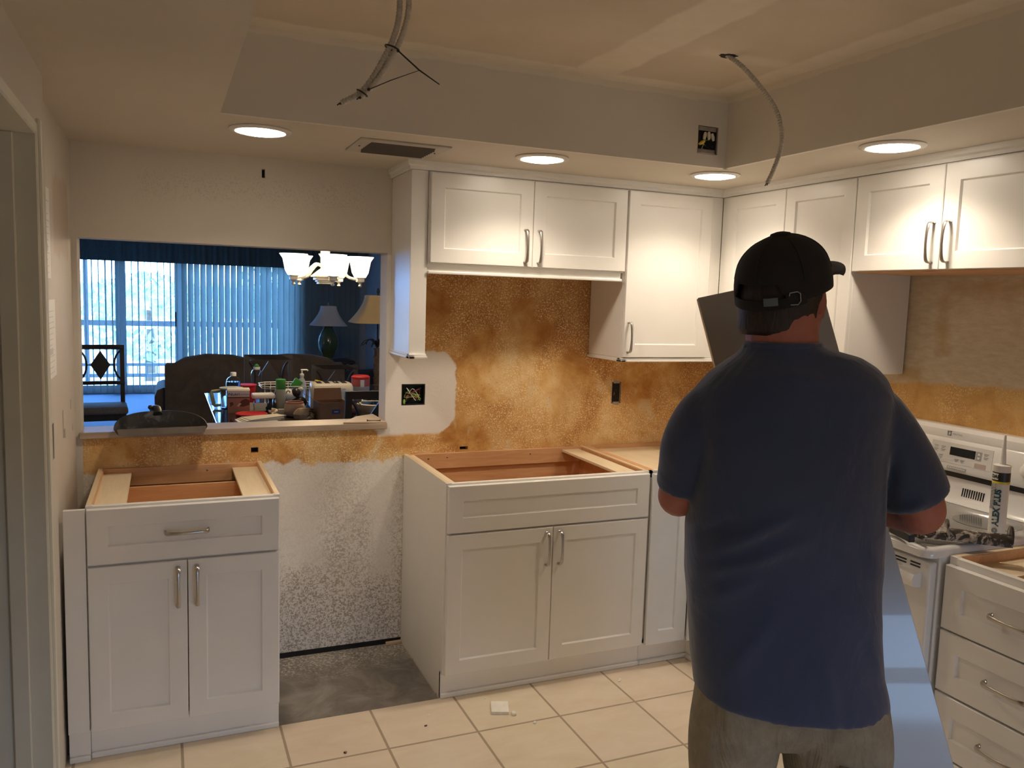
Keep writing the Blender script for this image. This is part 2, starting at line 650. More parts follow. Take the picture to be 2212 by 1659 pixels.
OPEN = (-1.294, -.088, 1.018, 1.772)
BOX_A = (-.015, .095, 1.097, 1.194)
BOX_B = (1.066, 1.120, 1.084, 1.192)
HOLE_A = (-.662, -.632, .910, .934)
HOLE_B = (.268, .308, .882, .898)
HOOK = (-.617, -.604, 2.050, 2.085)
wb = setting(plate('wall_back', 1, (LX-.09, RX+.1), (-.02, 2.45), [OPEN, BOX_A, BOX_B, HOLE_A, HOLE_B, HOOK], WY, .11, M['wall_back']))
for h in (HOLE_A, HOLE_B, HOOK):
    mb = MB().box((h[0]-.02, .02, h[2]-.02), (h[1]+.02, .05, h[3]+.02))
    setting(mb.build('cavity', M['dark'], wb))
setting(plate('wall_right', 0, (-6.1, .11), (-.02, TZ+.05), [], RX, RX+.1, M['wall_right']))
SW = [(-.752, -.690, 1.052, 1.165), (-.448, -.372, 1.062, 1.098), (-.448, -.425, 1.098, 1.168), (-.190, -.165, 1.135, 1.172), (-.146, -.122, 1.048, 1.075)]
wl = setting(plate('wall_left', 0, (-1.05, WY), (-.02, 2.45), SW, LX, LX-.09, M['wall_left']))
for k, h in enumerate(SW):
    mb = MB().box((LX-.045 if k != 1 else LX-.02, h[0]-.01, h[2]-.01), (LX-.06 if k != 1 else LX-.03, h[1]+.01, h[3]+.01))
    setting(mb.build('cavity', M['dark' if k not in (1,) else 'wall_left'], wl))
LX2 = -1.276
setting(plate('wall_left_hall', 0, (-6.1, -1.05), (-.02, 2.45), [(-2.10, -1.195, -.1, 1.985)], LX2, LX-.09, M['wall_plain']))
# door frame in the left wall
mb = MB()
mb.box((LX2+.004, -1.222, 0), (LX-.094, -1.195, 1.985), .004)
mb.box((LX2+.004, -2.10, 0), (LX-.094, -2.073, 1.985), .004)
mb.box((LX2+.004, -2.073, 1.955), (LX-.094, -1.222, 1.985), .004)
for a in (-1.236,):
    mb.box((LX2-.045, a, 0), (LX2-.085, a+.014, 1.955), .003)
mb.box((LX2+.012, -1.208, 0), (LX2-.010, -1.186, 1.995), .006, 2)
setting(mb.build('door_1', M['jamb']))
hall = MB().box((-2.41, -2.9, -.02), (-2.36, -.5, 2.13)).box((-2.36, -2.9, -.02), (LX-.09, -2.85, 2.13)).box((-2.36, -.55, -.02), (LX-.09, -.5, 2.13))
setting(hall.build('wall_hall', M['wall_plain']))
# rear wall with an unseen glazed door, added to let in daylight fill
setting(plate('wall_rear', 1, (LX-.09, RX+.1), (-.02, 2.45), [(-.3, 1.7, 0, 1.36)], -6.1, -6.2, M['wall_plain']))
def slider(name, x0, x1, y, z0, z1, stiles, rails, w_=.06, dep=.04):
    mb = MB()
    for sx in stiles:
        mb.box((sx-w_/2, y, z0), (sx+w_/2, y+dep, z1), .003)
    for rz_, rh in rails:
        mb.box((x0, y+.003, rz_-rh/2), (x1, y+dep-.003, rz_+rh/2), .002)
    return mb
GL = G('window glass')
lw = GL.node('ShaderNodeLayerWeight'); lw.inputs[0].default_value = .25
tr_ = GL.node('ShaderNodeBsdfTransparent'); gl_ = GL.node('ShaderNodeBsdfGlossy'); gl_.inputs['Roughness'].default_value = .02
nz_ = GL.noise(GL.obj(), 3); cr_ = GL.ramp(nz_, [(.3, (.93, .96, .96)), (.7, (.97, .985, .98))])
GL.put(tr_.inputs[0], cr_)
mx_ = GL.node('ShaderNodeMixShader')
GL.t.links.new(lw.outputs['Fresnel'], mx_.inputs[0]); GL.t.links.new(tr_.outputs[0], mx_.inputs[1]); GL.t.links.new(gl_.outputs[0], mx_.inputs[2])
GL.t.links.new(mx_.outputs[0], GL.t.nodes['Material Output'].inputs['Surface'])
M['glass'] = GL.m
wf = setting(slider('window_2', -.3, 1.7, -6.16, 0, 1.36, (-.27, .70, 1.67), ((.05, .10), (.45, .14), (.86, .10), (1.31, .10))).build('window_2', M['trimwhite']))
setting(MB().box((-.3, -6.142, .1), (1.7, -6.138, 1.30)).build('pane', M['glass'], wf))
# floors
setting(plate('floor', 2, (LX-1.1, RX+.1), (-6.2, .11), [(-.6215, 0.0, -.604, .2)], -.10, 0, M['tile']))
setting(MB().box((-.64, -.62, -.10), (.02, .1, -.009)).build('floor_concrete', M['concrete']))
setting(MB().box((-3.3, .11, -.10), (2.2, 9.86, 0)).build('floor_carpet', M['carpet']))
# ceilings
T0, T1, TY0, TY1 = -.826, 1.06, -3.25, -.83
setting(plate('ceiling', 2, (LX-1.1, RX+.1), (-6.2, .11), [(T0-.0, T1+.018, TY0-.018, TY1+.018)], CZ, CZ+.018, M['ceil_low']))
setting(MB().box((T0-.05, TY0-.05, TZ), (T1+.05, TY1+.05, TZ+.02)).build('ceiling_tray', M['ceil_tray']))
JB = (.925, 1.020, 2.178, 2.283)
setting(plate('trim_1', 1, (T0, T1), (CZ, TZ), [JB], TY1, TY1+.018, M['fascia']))
setting(plate('trim_2', 0, (TY0, TY1), (CZ, TZ), [], T1, T1+.018, M['fascia']))
setting(plate('trim_3', 0, (TY0, TY1), (CZ+.018, TZ), [], T0-.018, T0, M['fascia']))
setting(plate('trim_4', 1, (T0, T1), (CZ, TZ), [], TY0-.018, TY0, M['fascia']))
setting(MB().box((LX-.1, -6.2, 2.45), (RX+.1, .11, 2.49)).build('ceiling_slab', M['wall_plain']))  # unseen slab added to keep sky light out of the ceiling void
# sill of the serving opening, a raw board
mb = MB().box((-1.300, -.030, .996), (-.082, .128, 1.022), .002)
M['sill'] = wood_mat('dusty sill board', (.36, .275, .20), (.48, .38, .29), 0)
setting(mb.build('trim_5', M['sill']))
# black strip painting the shaded gap at the foot of the stripped wall
mb = MB().box((-.62, WY-.003, -.012), (0, WY+.01, .014))
setting(mb.build('gap_strip_back', M['dark']))
# living room shell
setting(plate('wall_living_right', 0, (.11, 9.86), (-.02, 2.45), [], 2.06, 2.16, M['wall_lr']))
setting(plate('wall_living_left', 0, (.11, 9.86), (-.02, 2.45), [], -3.2, -3.3, M['wall_lr']))
setting(plate('wall_living_far', 1, (-3.3, 2.16), (-.02, 2.45), [(-2.75, 1.05, 0, 2.06)], 9.76, 9.86, M['wall_lr']))
setting(plate('wall_dining', 1, (-3.3, LX-.09), (-.02, 2.45), [], .0, .11, M['wall_lr']))
setting(MB().box((-3.3, .11, 2.42), (2.16, 9.86, 2.45)).build('ceiling_living', M['ceil_low']))
M['alu'] = mat('painted door frame', (.62, .64, .66), .45, var=.03)
wf = setting(slider('window_1', -2.75, 1.05, 9.78, 0, 2.06, (-2.72, -1.575, -.77, 1.00), ((.06, .12), (2.02, .08)), .13, .05).build('window_1', M['alu']))
setting(MB().box((-2.75, 9.803, .12), (1.05, 9.807, 1.98)).build('pane', M['glass'], wf))
mb = MB().box((-.83, 9.755, 1.00), (-.80, 9.775, 1.22), .004)
setting(mb.build('handle', M['black'], wf))
# ---------------------------------------------------------------- kitchen cabinets
# built in their own frame: x along the run, front towards -y, back at y = 0
def shaker(x0, x1, z0, z1, yf, t=.019, rail=.058):
    mb = MB()
    def L(d, y):
        return [(x0+d, y, z0+d), (x1-d, y, z0+d), (x1-d, y, z1-d), (x0+d, y, z1-d)]
    loops = [L(0, yf+t), L(0, yf+.0022), L(.0022, yf), L(rail, yf), L(rail+.0045, yf+.0085)]
    mb.loft(loops)
    return mb

def pull(cx, cz, yf, vertical=True, L=.136):
    """arched bar pull"""
    pts, rr = [], []
    prof = [(-.5, 0, .0065), (-.5, -.012, .0060), (-.485, -.020, .0062), (-.44, -.0255, .0062), (-.34, -.0295, .0056), (-.18, -.032, .0050), (0, -.033, .0048)]
    prof = prof+[(-a, b, c) for a, b, c in prof[-2::-1]]
    for a, b, c in crom(prof, 3):
        pts.append((cx, yf+b, cz+a*L) if vertical else (cx+a*L, yf+b, cz))
        rr.append((c*.62, c*1.15))
    mb = MB()
    mb.tube(pts, rr, 10, upv=(0, -1, .001) if vertical else (0, -1, 0.001))
    return mb

def front_panel(root, name, x0, x1, z0, z1, yf, handle=None, label=None, rail=.058, m='cab'):
    d = shaker(x0, x1, z0, z1, yf, rail=rail).build(name, M[m], root)
    if handle:
        h = pull(handle[0], handle[1], yf, handle[2] == 'v').build('handle', M['nickel'], d, 50)
        h['label'] = 'brushed metal arched handle'
    return d

BD, DF = .610, .630
ZB, ZM0, ZM1, ZT, TOP = .1064, .6725, .681, .8672, .876

def base_carcass(root, W, sides=(1, 1), light=False):
    mb = MB()
    t = .016
    for on, x in ((sides[0], 0), (sides[1], W-t)):
        if on:
            mb.prism([(-BD+.022, 0), (-.003, 0), (-.003, TOP), (-BD+.02, TOP), (-BD+.02, ZB), (-BD+.022, ZB)], 0, x, x+t)
    mb.box((0, -BD, ZB-.004), (.022, -BD+.02, TOP)); mb.box((W-.022, -BD, ZB-.004), (W, -BD+.02, TOP))
    mb.box((.022, -BD, TOP-.03), (W-.022, -BD+.02, TOP-.0015), .001)
    mb.box((.022, -BD, ZM0-.012), (W-.022, -BD+.02, ZM1+.012))
    mb.box((t, -BD+.002, ZB), (W-t, -.003, ZB+.016))
    # toe board with its applied skirting
    mb.box((0, -BD+.0212, 0), (W, -BD+.034, ZB+.002))
    mb.box((0, -BD+.010, 0), (W, -BD+.0225, .020), .004, 2)
    return mb.build('carcass', M['cab'], root)

def lining(root, W, z=ZB+.016):
    """birch inside faces and back rail"""
    t = .016
    mb = MB()
    mb.box((t, -.012, z), (W-t, -.004, TOP-.055))                       # back
    mb.box((t, -.024, TOP-.072), (W-t, -.006, TOP-.001), .001)          # hanging rail
    mb.box((t, -BD+.021, z), (t+.003, -.012, TOP-.002)); mb.box((W-t-.003, -BD+.021, z), (W-t, -.012, TOP-.002))
    mb.box((t, -BD+.021, z), (W-t, -.012, z+.004))
    return mb.build('birch_lining', M['ply_x'], root)

def rims(root, W):
    for x in (0.0005, W-.0165):
        MB().box((x, -BD+.012, TOP-.010), (x+.016, -.002, TOP+.0008)).build('ply_edge', M['ply_edge'], root)

def screws(root, pts, r=.004):
    for p in pts:
        MB().ball(p, (r, r*.5, r), 8, 6).build('screw', M['steel'], root, 60)

# --- base cabinet left of the gap
LBW = .6145; LBX = -.6216-LBW
cab = thing('base_cabinet', 'white base cabinet with one drawer over two doors, left of the empty appliance gap', 'cabinet', (LBX, WY, 0), group='white base cabinets')
base_carcass(cab, LBW)
lining(cab, LBW); rims(cab, LBW)
for a, b in ((.017, .118), (LBW-.118, LBW-.017)):
    MB().box((a, -BD+.021, TOP-.030), (b, -.026, TOP-.018), .001).build('corner_board', M['ply_pale'], cab)
d = front_panel(cab, 'drawer', .004, LBW-.004, ZM1, ZT, -DF+.013*0, ((LBW/2), .775, 'h'))
mb = MB()
bx0, bx1 = .045, LBW-.045
mb.box((bx0, -BD+.022, ZM1+.01), (bx1, -.16, ZM1+.022))
mb.box((bx0, -.172, ZM1+.01), (bx1, -.16, TOP-.045), .001)
mb.box((bx0, -BD+.022, ZM1+.01), (bx0+.012, -.16, TOP-.055)); mb.box((bx1-.012, -BD+.022, ZM1+.01), (bx1, -.16, TOP-.055))
mb.build('drawer_box', M['ply_x'], d)
front_panel(cab, 'door', .004, LBW/2-.0015, ZB, ZM0, -DF, (LBW/2-.030, .582, 'v'))
front_panel(cab, 'door', LBW/2+.0015, LBW-.004, ZB, ZM0, -DF, (LBW/2+.030, .582, 'v'))
screws(cab, [(.05, -.0245, .852), (.08, -.0245, .853), (.40, -.0245, .853), (LBW-.04, -.0245, .853)])
# filler strip between that cabinet and the wall
f = MB().box((0, -.012, ZB+.002), (.0635, .006, .868), .001).box((0, .01, 0), (.0635, .022, ZB)).box((0, -.002, 0), (.0635, .0105, .020), .004, 2)
f = f.build('filler_strip', M['cab'])
f.location = (LBX-.0645, -BD+WY-.002, 0)
tag(f, 'plain white filler strip between the left wall and the drawer cabinet', 'trim')

# --- sink base
SW_ = .914
cab = thing('base_cabinet', 'white sink base cabinet with open top and wide false drawer front', 'cabinet', (0, WY, 0), group='white base cabinets')
base_carcass(cab, SW_); lining(cab, SW_); rims(cab, SW_)
MB().box((SW_-.125, -BD+.021, TOP-.022), (SW_-.035, -.026, TOP-.010), .001).build('corner_board', M['ply_pale'], cab)
MB().box((.017, -BD+.021, TOP-.014), (.042, -.026, TOP-.002), .001).build('corner_board', M['ply_pale'], cab)
front_panel(cab, 'drawer_front', .006, SW_-.006, ZM1, ZT, -DF)
front_panel(cab, 'door', .006, SW_/2-.0015, ZB, ZM0, -DF, (SW_/2-.029, .586, 'v'))
front_panel(cab, 'door', SW_/2+.0015, SW_-.006, ZB, ZM0, -DF, (SW_/2+.029, .586, 'v'))
screws(cab, [(.11, -.0245, .853), (.20, -.0245, .856), (.62, -.0245, .853)])

# --- corner base cabinet (L shaped, in room coordinates)
CB = thing('base_cabinet', 'white L-shaped corner base cabinet with pale plywood top, behind the man', 'cabinet', (.9155, WY, 0), group='white base cabinets')
ox, oy = .9155, WY
FX = RX-BD     # carcass front of the right run
RY = -1.147    # side of the range
mb = MB()
def cbox(a, b, bev=0):
    mb.box((a[0]-ox, a[1]-oy, a[2]), (b[0]-ox, b[1]-oy, b[2]), bev)
yb = WY-BD
cbox((ox, yb, ZB), (ox+.016, WY-.003, TOP)); cbox((RX-.02, RY, 0), (RX-.003, WY-.003, TOP))
cbox((ox, yb, ZB-.004), (FX+.012, yb+.02, ZB+.02)); cbox((ox, yb, TOP-.03), (FX+.02, yb+.02, TOP))
cbox((FX, RY+.003, ZB-.004), (FX+.02, yb+.012, ZB+.02)); cbox((FX, RY+.003, TOP-.03), (FX+.02, yb, TOP))
cbox((FX, RY+.003, 0), (RX-.003, RY+.019, TOP))
cbox((ox, yb+.022, 0), (FX+.034, yb+.034, ZB)); cbox((FX+.022, RY+.003, 0), (FX+.034, yb+.022, ZB))
cbox((ox, yb+.010, 0), (FX+.0225, yb+.0225, .020), .004); cbox((FX+.010, RY+.003, 0), (FX+.0225, yb+.016, .020), .004)
cbox((ox, yb, ZB), (RX-.003, WY-.003, ZB+.016))
mb.build('carcass', M['cab'], CB)
mb = MB()
cbox((ox+.016, yb+.02, TOP-.028), (RX-.02, WY-.026, TOP-.016)); cbox((FX+.02, RY+.02, TOP-.028), (RX-.02, yb+.02, TOP-.016))
mb.build('ply_top', M['ply_pale'], CB)
mb = MB()
cbox((ox, WY-.024, TOP-.06), (RX-.02, WY-.004, TOP+.001)); cbox((ox+.001, yb+.012, TOP-.02), (ox+.030, WY-.024, TOP+.001))
mb.build('back_rail', M['ply_x'], CB)
FXD = RX-DF
mb = shaker(.004, FXD-ox-.006, ZB, ZT, yb-.019, rail=.060)
mb.build('door', M['cabgloss'], CB)
Wd = (yb-.024)-(RY+.006)
mb = shaker(0, Wd, ZB, ZT, -.019, rail=.060)
mb.xf(Matrix.Translation((FX-ox, yb-.024-oy, 0)) @ Matrix.Rotation(rad(-90), 4, 'Z'))
mb.build('door', M['cabgloss'], CB)

# --- drawer base right of the range (runs along the right wall)
DW = .457
cab = thing('base_cabinet', 'white four-drawer base cabinet right of the white range', 'cabinet', (RX-.003, -1.903, 0), rad(-90), group='white base cabinets')
base_carcass(cab, DW); lining(cab, DW); rims(cab, DW)
for a, b in ((.017, .135), (DW-.135, DW-.017)):
    MB().box((a, -BD+.021, TOP-.042), (b, -.026, TOP-.030), .001).build('corner_board', M['ply_pale'], cab)
zs = [(ZB, .272), (.279, .463), (.470, .6545), (.6605, .8525)]
for k, (a, b) in enumerate(zs):
    d = front_panel(cab, 'drawer', -.004+.006, DW-.004, a, b, -DF, (DW/2, (a+b)/2, 'h'))
    b2 = MB()
    zt = b-.03 if k < 3 else TOP-.05
    b2.box((.045, -BD+.022, a+.03), (DW-.045, -.06, a+.04))
    b2.box((.045, -.072, a+.03), (DW-.045, -.06, zt)); b2.box((.045, -BD+.022, a+.03), (.057, -.06, zt)); b2.box((DW-.057, -BD+.022, a+.03), (DW-.045, -.06, zt))
    b2.build('drawer_box', M['ply_x'], d)

# ---------------------------------------------------------------- wall cabinets
UD, UF = .305, .325
UT, UB, TB = 2.0879, 1.7267, 1.3404
UTOP = 2.0935
def wall_carcass(root, W, zb, hollow=False, extra=()):
    mb = MB()
    mb.box((0, -UD, zb), (W, -.003, UTOP), .0008)
    for e in extra:
        mb.box(*e)
    return mb.build('carcass', M['cab'], root)
def light_rail(root, x0, x1, zb, y=-UD, ret=None, h=.016, name='light_rail'):
    mb = MB()
    mb.box((x0-.006, y-.022, zb-h), (x1+.004, y+.02, zb-h*.45), .002)
    mb.box((x0-.001, y-.014, zb-h*.45), (x1+.001, y+.02, zb), .002)
    if ret:
        mb.box((x0-.006, y-.022, zb-h), (x0+.02, -.003, zb-h*.45), .002); mb.box((x0-.001, y, zb-h*.45), (x0+.02, -.003, zb), .002)
    return mb.build(name, M['cab'], root)

# short double-door cabinet over the sink
cab = thing('wall_cabinet', 'short white two-door wall cabinet over the sink base, right of the narrow pilaster', 'cabinet', (0, WY, 0), group='white wall cabinets')
X1 = .9194
wall_carcass(cab, X1+.001, UB-.006)
mb = MB()
mb.box((.0, -UD+.008, 1.692), (X1-.006, -UD+.026, UB-.006), .001)
mb.box((.0, -UD-.014, 1.682), (X1-.010, -UD+.026, 1.694), .003, 2)
mb.build('valance', M['cab'], cab)
front_panel(cab, 'door', .005, .4590, UB, UT, -UF+.0, (.424, 1.814, 'v'))
front_panel(cab, 'door', .4620, X1-.001, UB, UT, -UF, (.487, 1.814, 'v'))
# narrow pilaster beside it
cab = thing('pilaster', 'narrow white pilaster box hung between the serving opening and the short wall cabinet', 'cabinet', (-.072, WY, 0), group='white wall cabinets')
MB().box((0, -UD, 1.352), (.0695, -.003, UTOP), .001).build('carcass', M['cab'], cab)
light_rail(cab, 0, .0695, 1.354, ret=1, h=.020, name='moulding')
# tall single-door cabinet
cab = thing('wall_cabinet', 'tall white single-door wall cabinet left of the room corner', 'cabinet', (.9235, WY, 0), group='white wall cabinets')
TW = 1.3793-.9235
wall_carcass(cab, TW+.0702, TB-.003)
light_rail(cab, 0, TW+.0702, TB-.004, ret=1, h=.017)
front_panel(cab, 'door', .005, TW, TB, UT, -UF, (.028, 1.432, 'v'))
# tall double-door cabinet on the right wall, partly behind the man's head
cab = thing('wall_cabinet', 'tall white two-door wall cabinet in the room corner behind the cap', 'cabinet', (RX-.003, WY-UD-.003, 0), rad(-90), group='white wall cabinets')
W_ = 1.1480-(UD-WY+.003)
wall_carcass(cab, W_, TB-.003)
light_rail(cab, 0, W_, TB-.004, h=.017)
o_ = UD-WY+.003
front_panel(cab, 'door', .3784-o_, .7634-o_, TB, UT, -UF+.003, (.735-o_, 1.432, 'v'))
front_panel(cab, 'door', .7664-o_, 1.1475-o_, TB, UT, -UF+.003, (.795-o_, 1.432, 'v'))
# short double-door cabinet over the range
cab = thing('wall_cabinet', 'short white two-door wall cabinet above the range', 'cabinet', (RX-.003, -1.1495, 0), rad(-90), group='white wall cabinets')
W_ = .770
wall_carcass(cab, W_, UB+.010)
h_ = -1.5347+1.1495
front_panel(cab, 'door', .0035, -h_-.0015, UB+.0095, UT, -UF+.003, (-h_-.029, 1.828, 'v'))
front_panel(cab, 'door', -h_+.0015, W_-.003, UB+.0095, UT, -UF+.003, (-h_+.034, 1.828, 'v'))
mb = MB().box((.016, -UD+.004, UB+.003), (W_-.016, -.004, UB+.0095))
mb.build('raw_underside', M['ply_x'], cab)
# next cabinet towards the camera, only its first door edge could show
# crown strip along the top
def crown(path):
    prof = [(.0, 2.094), (-.010, 2.094), (-.012, 2.106), (-.020, 2.112), (-.022, CZ-.0005), (.02, CZ-.0005), (.02, 2.106), (0, 2.106)]
    mb = MB()
    rings = []
    for i, (px, py, nx, ny) in enumerate(path):
        rings.append([(px-nx*a, py-ny*a, z) for a, z in prof])
    mb.loft(rings)
    return mb
s2 = 1.0
fx_, fy_ = RX-.003-UD, WY-UD
c = crown([(-.072, WY-.004, -1, 0), (-.072, fy_, -1, -1), (fx_, fy_, -1, -1), (fx_, -1.93, -1, 0)])
c = c.build('crown_strip', M['cab'])
tag(c, 'plain white crown strip running along the tops of the wall cabinets', 'trim')

# ---------------------------------------------------------------- range
RW = .742
rg = thing('range', 'white freestanding electric range with grey glass cooktop under the short wall cabinet', 'range', (RX-.004, -1.152, 0), rad(-90))
ZC = .893
mb = MB()
mb.box((.003, -.635, .02), (RW-.003, -.03, ZC-.022), .004)
for x in (.05, RW-.05):
    for y in (-.08, -.56):
        mb.cyl((x, y, 0), (x, y, .025), .018)
mb.build('body', M['enamel'], rg)
# cooktop tray with a raised rim and glass
mb = MB()
def rr(x0, x1, y0, y1, r, z, n=5):
    out = []
    for cx, cy, a0 in ((x1-r, y1-r, 0), (x0+r, y1-r, 90), (x0+r, y0+r, 180), (x1-r, y0+r, 270)):
        for k in range(n+1):
            a = rad(a0+90*k/n)
            out.append((cx+r*math.cos(a), cy+r*math.sin(a), z))
    return out
def rrd(d, z, r):
    return rr(-.001+d, RW+.001-d, -.690+d, -.045-d, r, z)
mb.loft([rrd(.012, ZC-.030, .03), rrd(.0, ZC-.024, .035), rrd(.0, ZC-.004, .035), rrd(.006, ZC+.004, .032), rrd(.020, ZC+.006, .025), rrd(.032, ZC-.001, .02), rrd(.034, ZC-.004, .02)])
mb.build('cooktop', M['enamel'], rg, 45)
mb = MB().loft([rrd(.033, ZC-.006, .02), rrd(.033, ZC-.001, .02)])
gt = G('speckled grey cooktop glass')
v_ = gt.obj()
M['ctop'] = gt.out(gt.mix(gt.step(gt.noise(v_, 700, 2, .8), .5, .62), (.20, .19, .175), (.30, .285, .26)), .22)
M['burner'] = mat('dark burner ring', (.10, .095, .09), .12, var=.1)
g_ = mb.build('glass', M['ctop'], rg)
for bxc, byc, br in ((.19, -.20, .075), (.56, -.20, .105), (.19, -.49, .105), (.56, -.49, .075)):
    m2 = MB().lathe([(br, 0), (br, .0006), (br-.004, .0009)], (bxc, byc, ZC-.001), 40)
    m2.build('burner', M['burner'], g_)
# backguard
mb = MB()
pr = [(-.028, ZC-.02), (-.060, ZC-.002), (-.078, ZC), (-.064, ZC+.022), (-.056, ZC+.06), (-.054, ZC+.092), (-.052, ZC+.093), (-.052, ZC+.112),
      (-.070, ZC+.114), (-.074, ZC+.125), (-.062, 1.118), (-.058, 1.126), (-.060, 1.134), (-.058, 1.156), (-.045, 1.170), (-.025, 1.174), (-.005, 1.170), (-.003, ZC-.02)]
mb.prism(pr, 0, .0, RW)
bgd = mb.build('backguard', M['enamel'], rg, 35)
m2 = MB().box((.004, -.0555, ZC+.0925), (RW-.004, -.050, ZC+.1125)); m2.build('dark_seam', M['black'], bgd)
m2 = MB()
for k in range(10):
    m2.prism([(-.0652+.0048*0, 0), (-.05, 0), (-.05, .030), (-.0605, .030)], 0, .350+k*.0092, .3545+k*.0092)
m2.xf(Matrix.Translation((0, .002, ZC+.030))).build('slot_row', M['black'], bgd)
def on_guard(x, z, d=.0006):
    """point on the sloped control face: z between the lower lip and the top"""
    t = (z-(ZC+.125))/(1.118-(ZC+.125))
    return (x, -.074+.012*t-d, z)
def guard_box(x0, x1, z0, z1, m, name, d=.0012, parent=None):
    q = MB()
    f = [on_guard(x0, z0, d), on_guard(x1, z0, d), on_guard(x1, z1, d), on_guard(x0, z1, d)]
    b = [(a, y+.004, z) for a, y, z in f]
    q.loft([b, f])
    return q.build(name, M[m], parent or bgd)
M['panelgrey'] = mat('pale control panel', (.66, .65, .62), .25, var=.02)
M['keyprint'] = mat('grey key print', (.33, .33, .33), .5, var=.05)
M['pink'] = mat('pinkish stop key', (.45, .36, .33), .4, var=.05)
cp = guard_box(.212, .462, 1.038, 1.112, 'panelgrey', 'control_panel', .0010)
guard_box(.292, .395, 1.068, 1.098, 'navyglass', 'display', .0016, cp)
guard_box(.397, .420, 1.066, 1.098, 'keyprint', 'arrow_keys', .0015, cp)
guard_box(.398, .442, 1.040, 1.056, 'pink', 'stop_key', .0015, cp)
q = MB()
def flatbox(x0, x1, z0, z1):
    f = [on_guard(x0, z0, .0019), on_guard(x1, z0, .0019), on_guard(x1, z1, .0019), on_guard(x0, z1, .0019)]
    q.loft([[(a, y+.002, z) for a, y, z in f], f])
for x, z in ((.232, 1.094), (.262, 1.094), (.232, 1.082), (.262, 1.082), (.230, 1.062), (.256, 1.062), (.324, 1.056), (.348, 1.056), (.436, 1.094), (.436, 1.082)):
    flatbox(x-.008, x+.010, z-.0012, z+.0012); flatbox(x-.006, x+.006, z-.006, z-.0042)
for x in (.228, .256, .322, .346):
    flatbox(x-.007, x+.008, 1.052, 1.0535); flatbox(x-.002, x+.003, 1.046, 1.048)
q.build('key_print', M['keyprint'], cp)
q = MB()
for z, s_ in ((1.086, 1), (1.078, -1)):
    f = [on_guard(.403, z, .0020), on_guard(.414, z, .0020), on_guard(.4085, z+.008*s_, .0020)]
    q.loft([[(a, y+.001, zz) for a, y, zz in f], f])
q.build('arrow_print', M['white'], cp)
guard_box(.290, .368, 1.017, 1.0275, 'keyprint', 'name_plate', .0012)
q = MB()
for k in range(9):
    f0 = .294+k*.008
    f = [on_guard(f0, 1.0195, .0017), on_guard(f0+.0055, 1.0195, .0017), on_guard(f0+.0055, 1.025, .0017), on_guard(f0, 1.025, .0017)]
    q.loft([[(a, y+.001, zz) for a, y, zz in f], f])
q.build('plate_print', M['panelgrey'], bgd)
# maker's mark and lettering on the top edge
me = text_mesh('MAYTAG', .010, .0002, 'LEFT')
me.transform(Matrix.Translation((.292, -.0612, 1.145)) @ Matrix.Rotation(rad(90), 4, 'X'))
me.materials.append(M['keyprint']); mesh_obj('lettering', me, bgd)
q = MB()
for a, b, c, d_ in ((.270, .285, 1.137, 1.140), (.270, .285, 1.151, 1.154), (.270, .273, 1.137, 1.154), (.282, .285, 1.137, 1.154)):
    q.box((a, -.0615, c), (b, -.0585, d_))
q.prism([(.278, 1.140), (.282, 1.140), (.282, 1.144)], 1, -.0614, -.0586)
q.build('maker_mark', M['keyprint'], bgd)
for kx in (.065, .135, .60, .68):
    q = MB().lathe([(.028, 0), (.028, .010), (.022, .014), (.020, .026), (.016, .029)], (0, 0, 0), 24, M=Matrix.Translation((kx, -.068, 1.068)) @ Matrix.Rotation(rad(84), 4, 'X'))
    kb = q.build('knob', M['enamel'], bgd, 40)
    q = MB().lathe([(.0305, 0), (.0305, .004), (.028, .006)], (0, 0, 0), 24, M=Matrix.Translation((kx, -.068, 1.068)) @ Matrix.Rotation(rad(84), 4, 'X'))
    q.build('bezel', M['nickel'], kb, 40)
# oven door, vent strip and storage drawer
mb = MB().box((.008, -.668, .255), (RW-.008, -.637, .852), .006, 2)
od = mb.build('oven_door', M['enamel'], rg)
q = MB().box((.10, -.6705, .38), (RW-.10, -.667, .66), .002); q.build('door_window', M['navyglass'], od)
q = MB().loft([[(x, y, z) for x, y, z in ((a, -.668, .770), (a, -.700, .775), (a, -.708, .795), (a, -.700, .812), (a, -.668, .818))] for a in (.035, .055, RW/2, RW-.055, RW-.035)])
q.build('door_handle', M['enamel'], od, 40)
for gx in (.10, .33, .56):
    q = MB()
    for z in (.8275, .837):
        q.box((gx, -.6695, z), (gx+.09, -.667, z+.0045)); q.box((gx+.105, -.6695, z), (gx+.140, -.667, z+.0045))
    q.build('vent_slots', M['black'], od)
mb = MB().box((.008, -.664, .05), (RW-.008, -.637, .245), .006, 2)
mb.build('storage_drawer', M['enamel'], rg)

# ---------------------------------------------------------------- things on the cooktop
def world_on_range(x, y, z=0):
    a = rad(-90)
    return (RX-.004+x*math.cos(a)-y*math.sin(a), -1.152+x*math.sin(a)+y*math.cos(a), z)
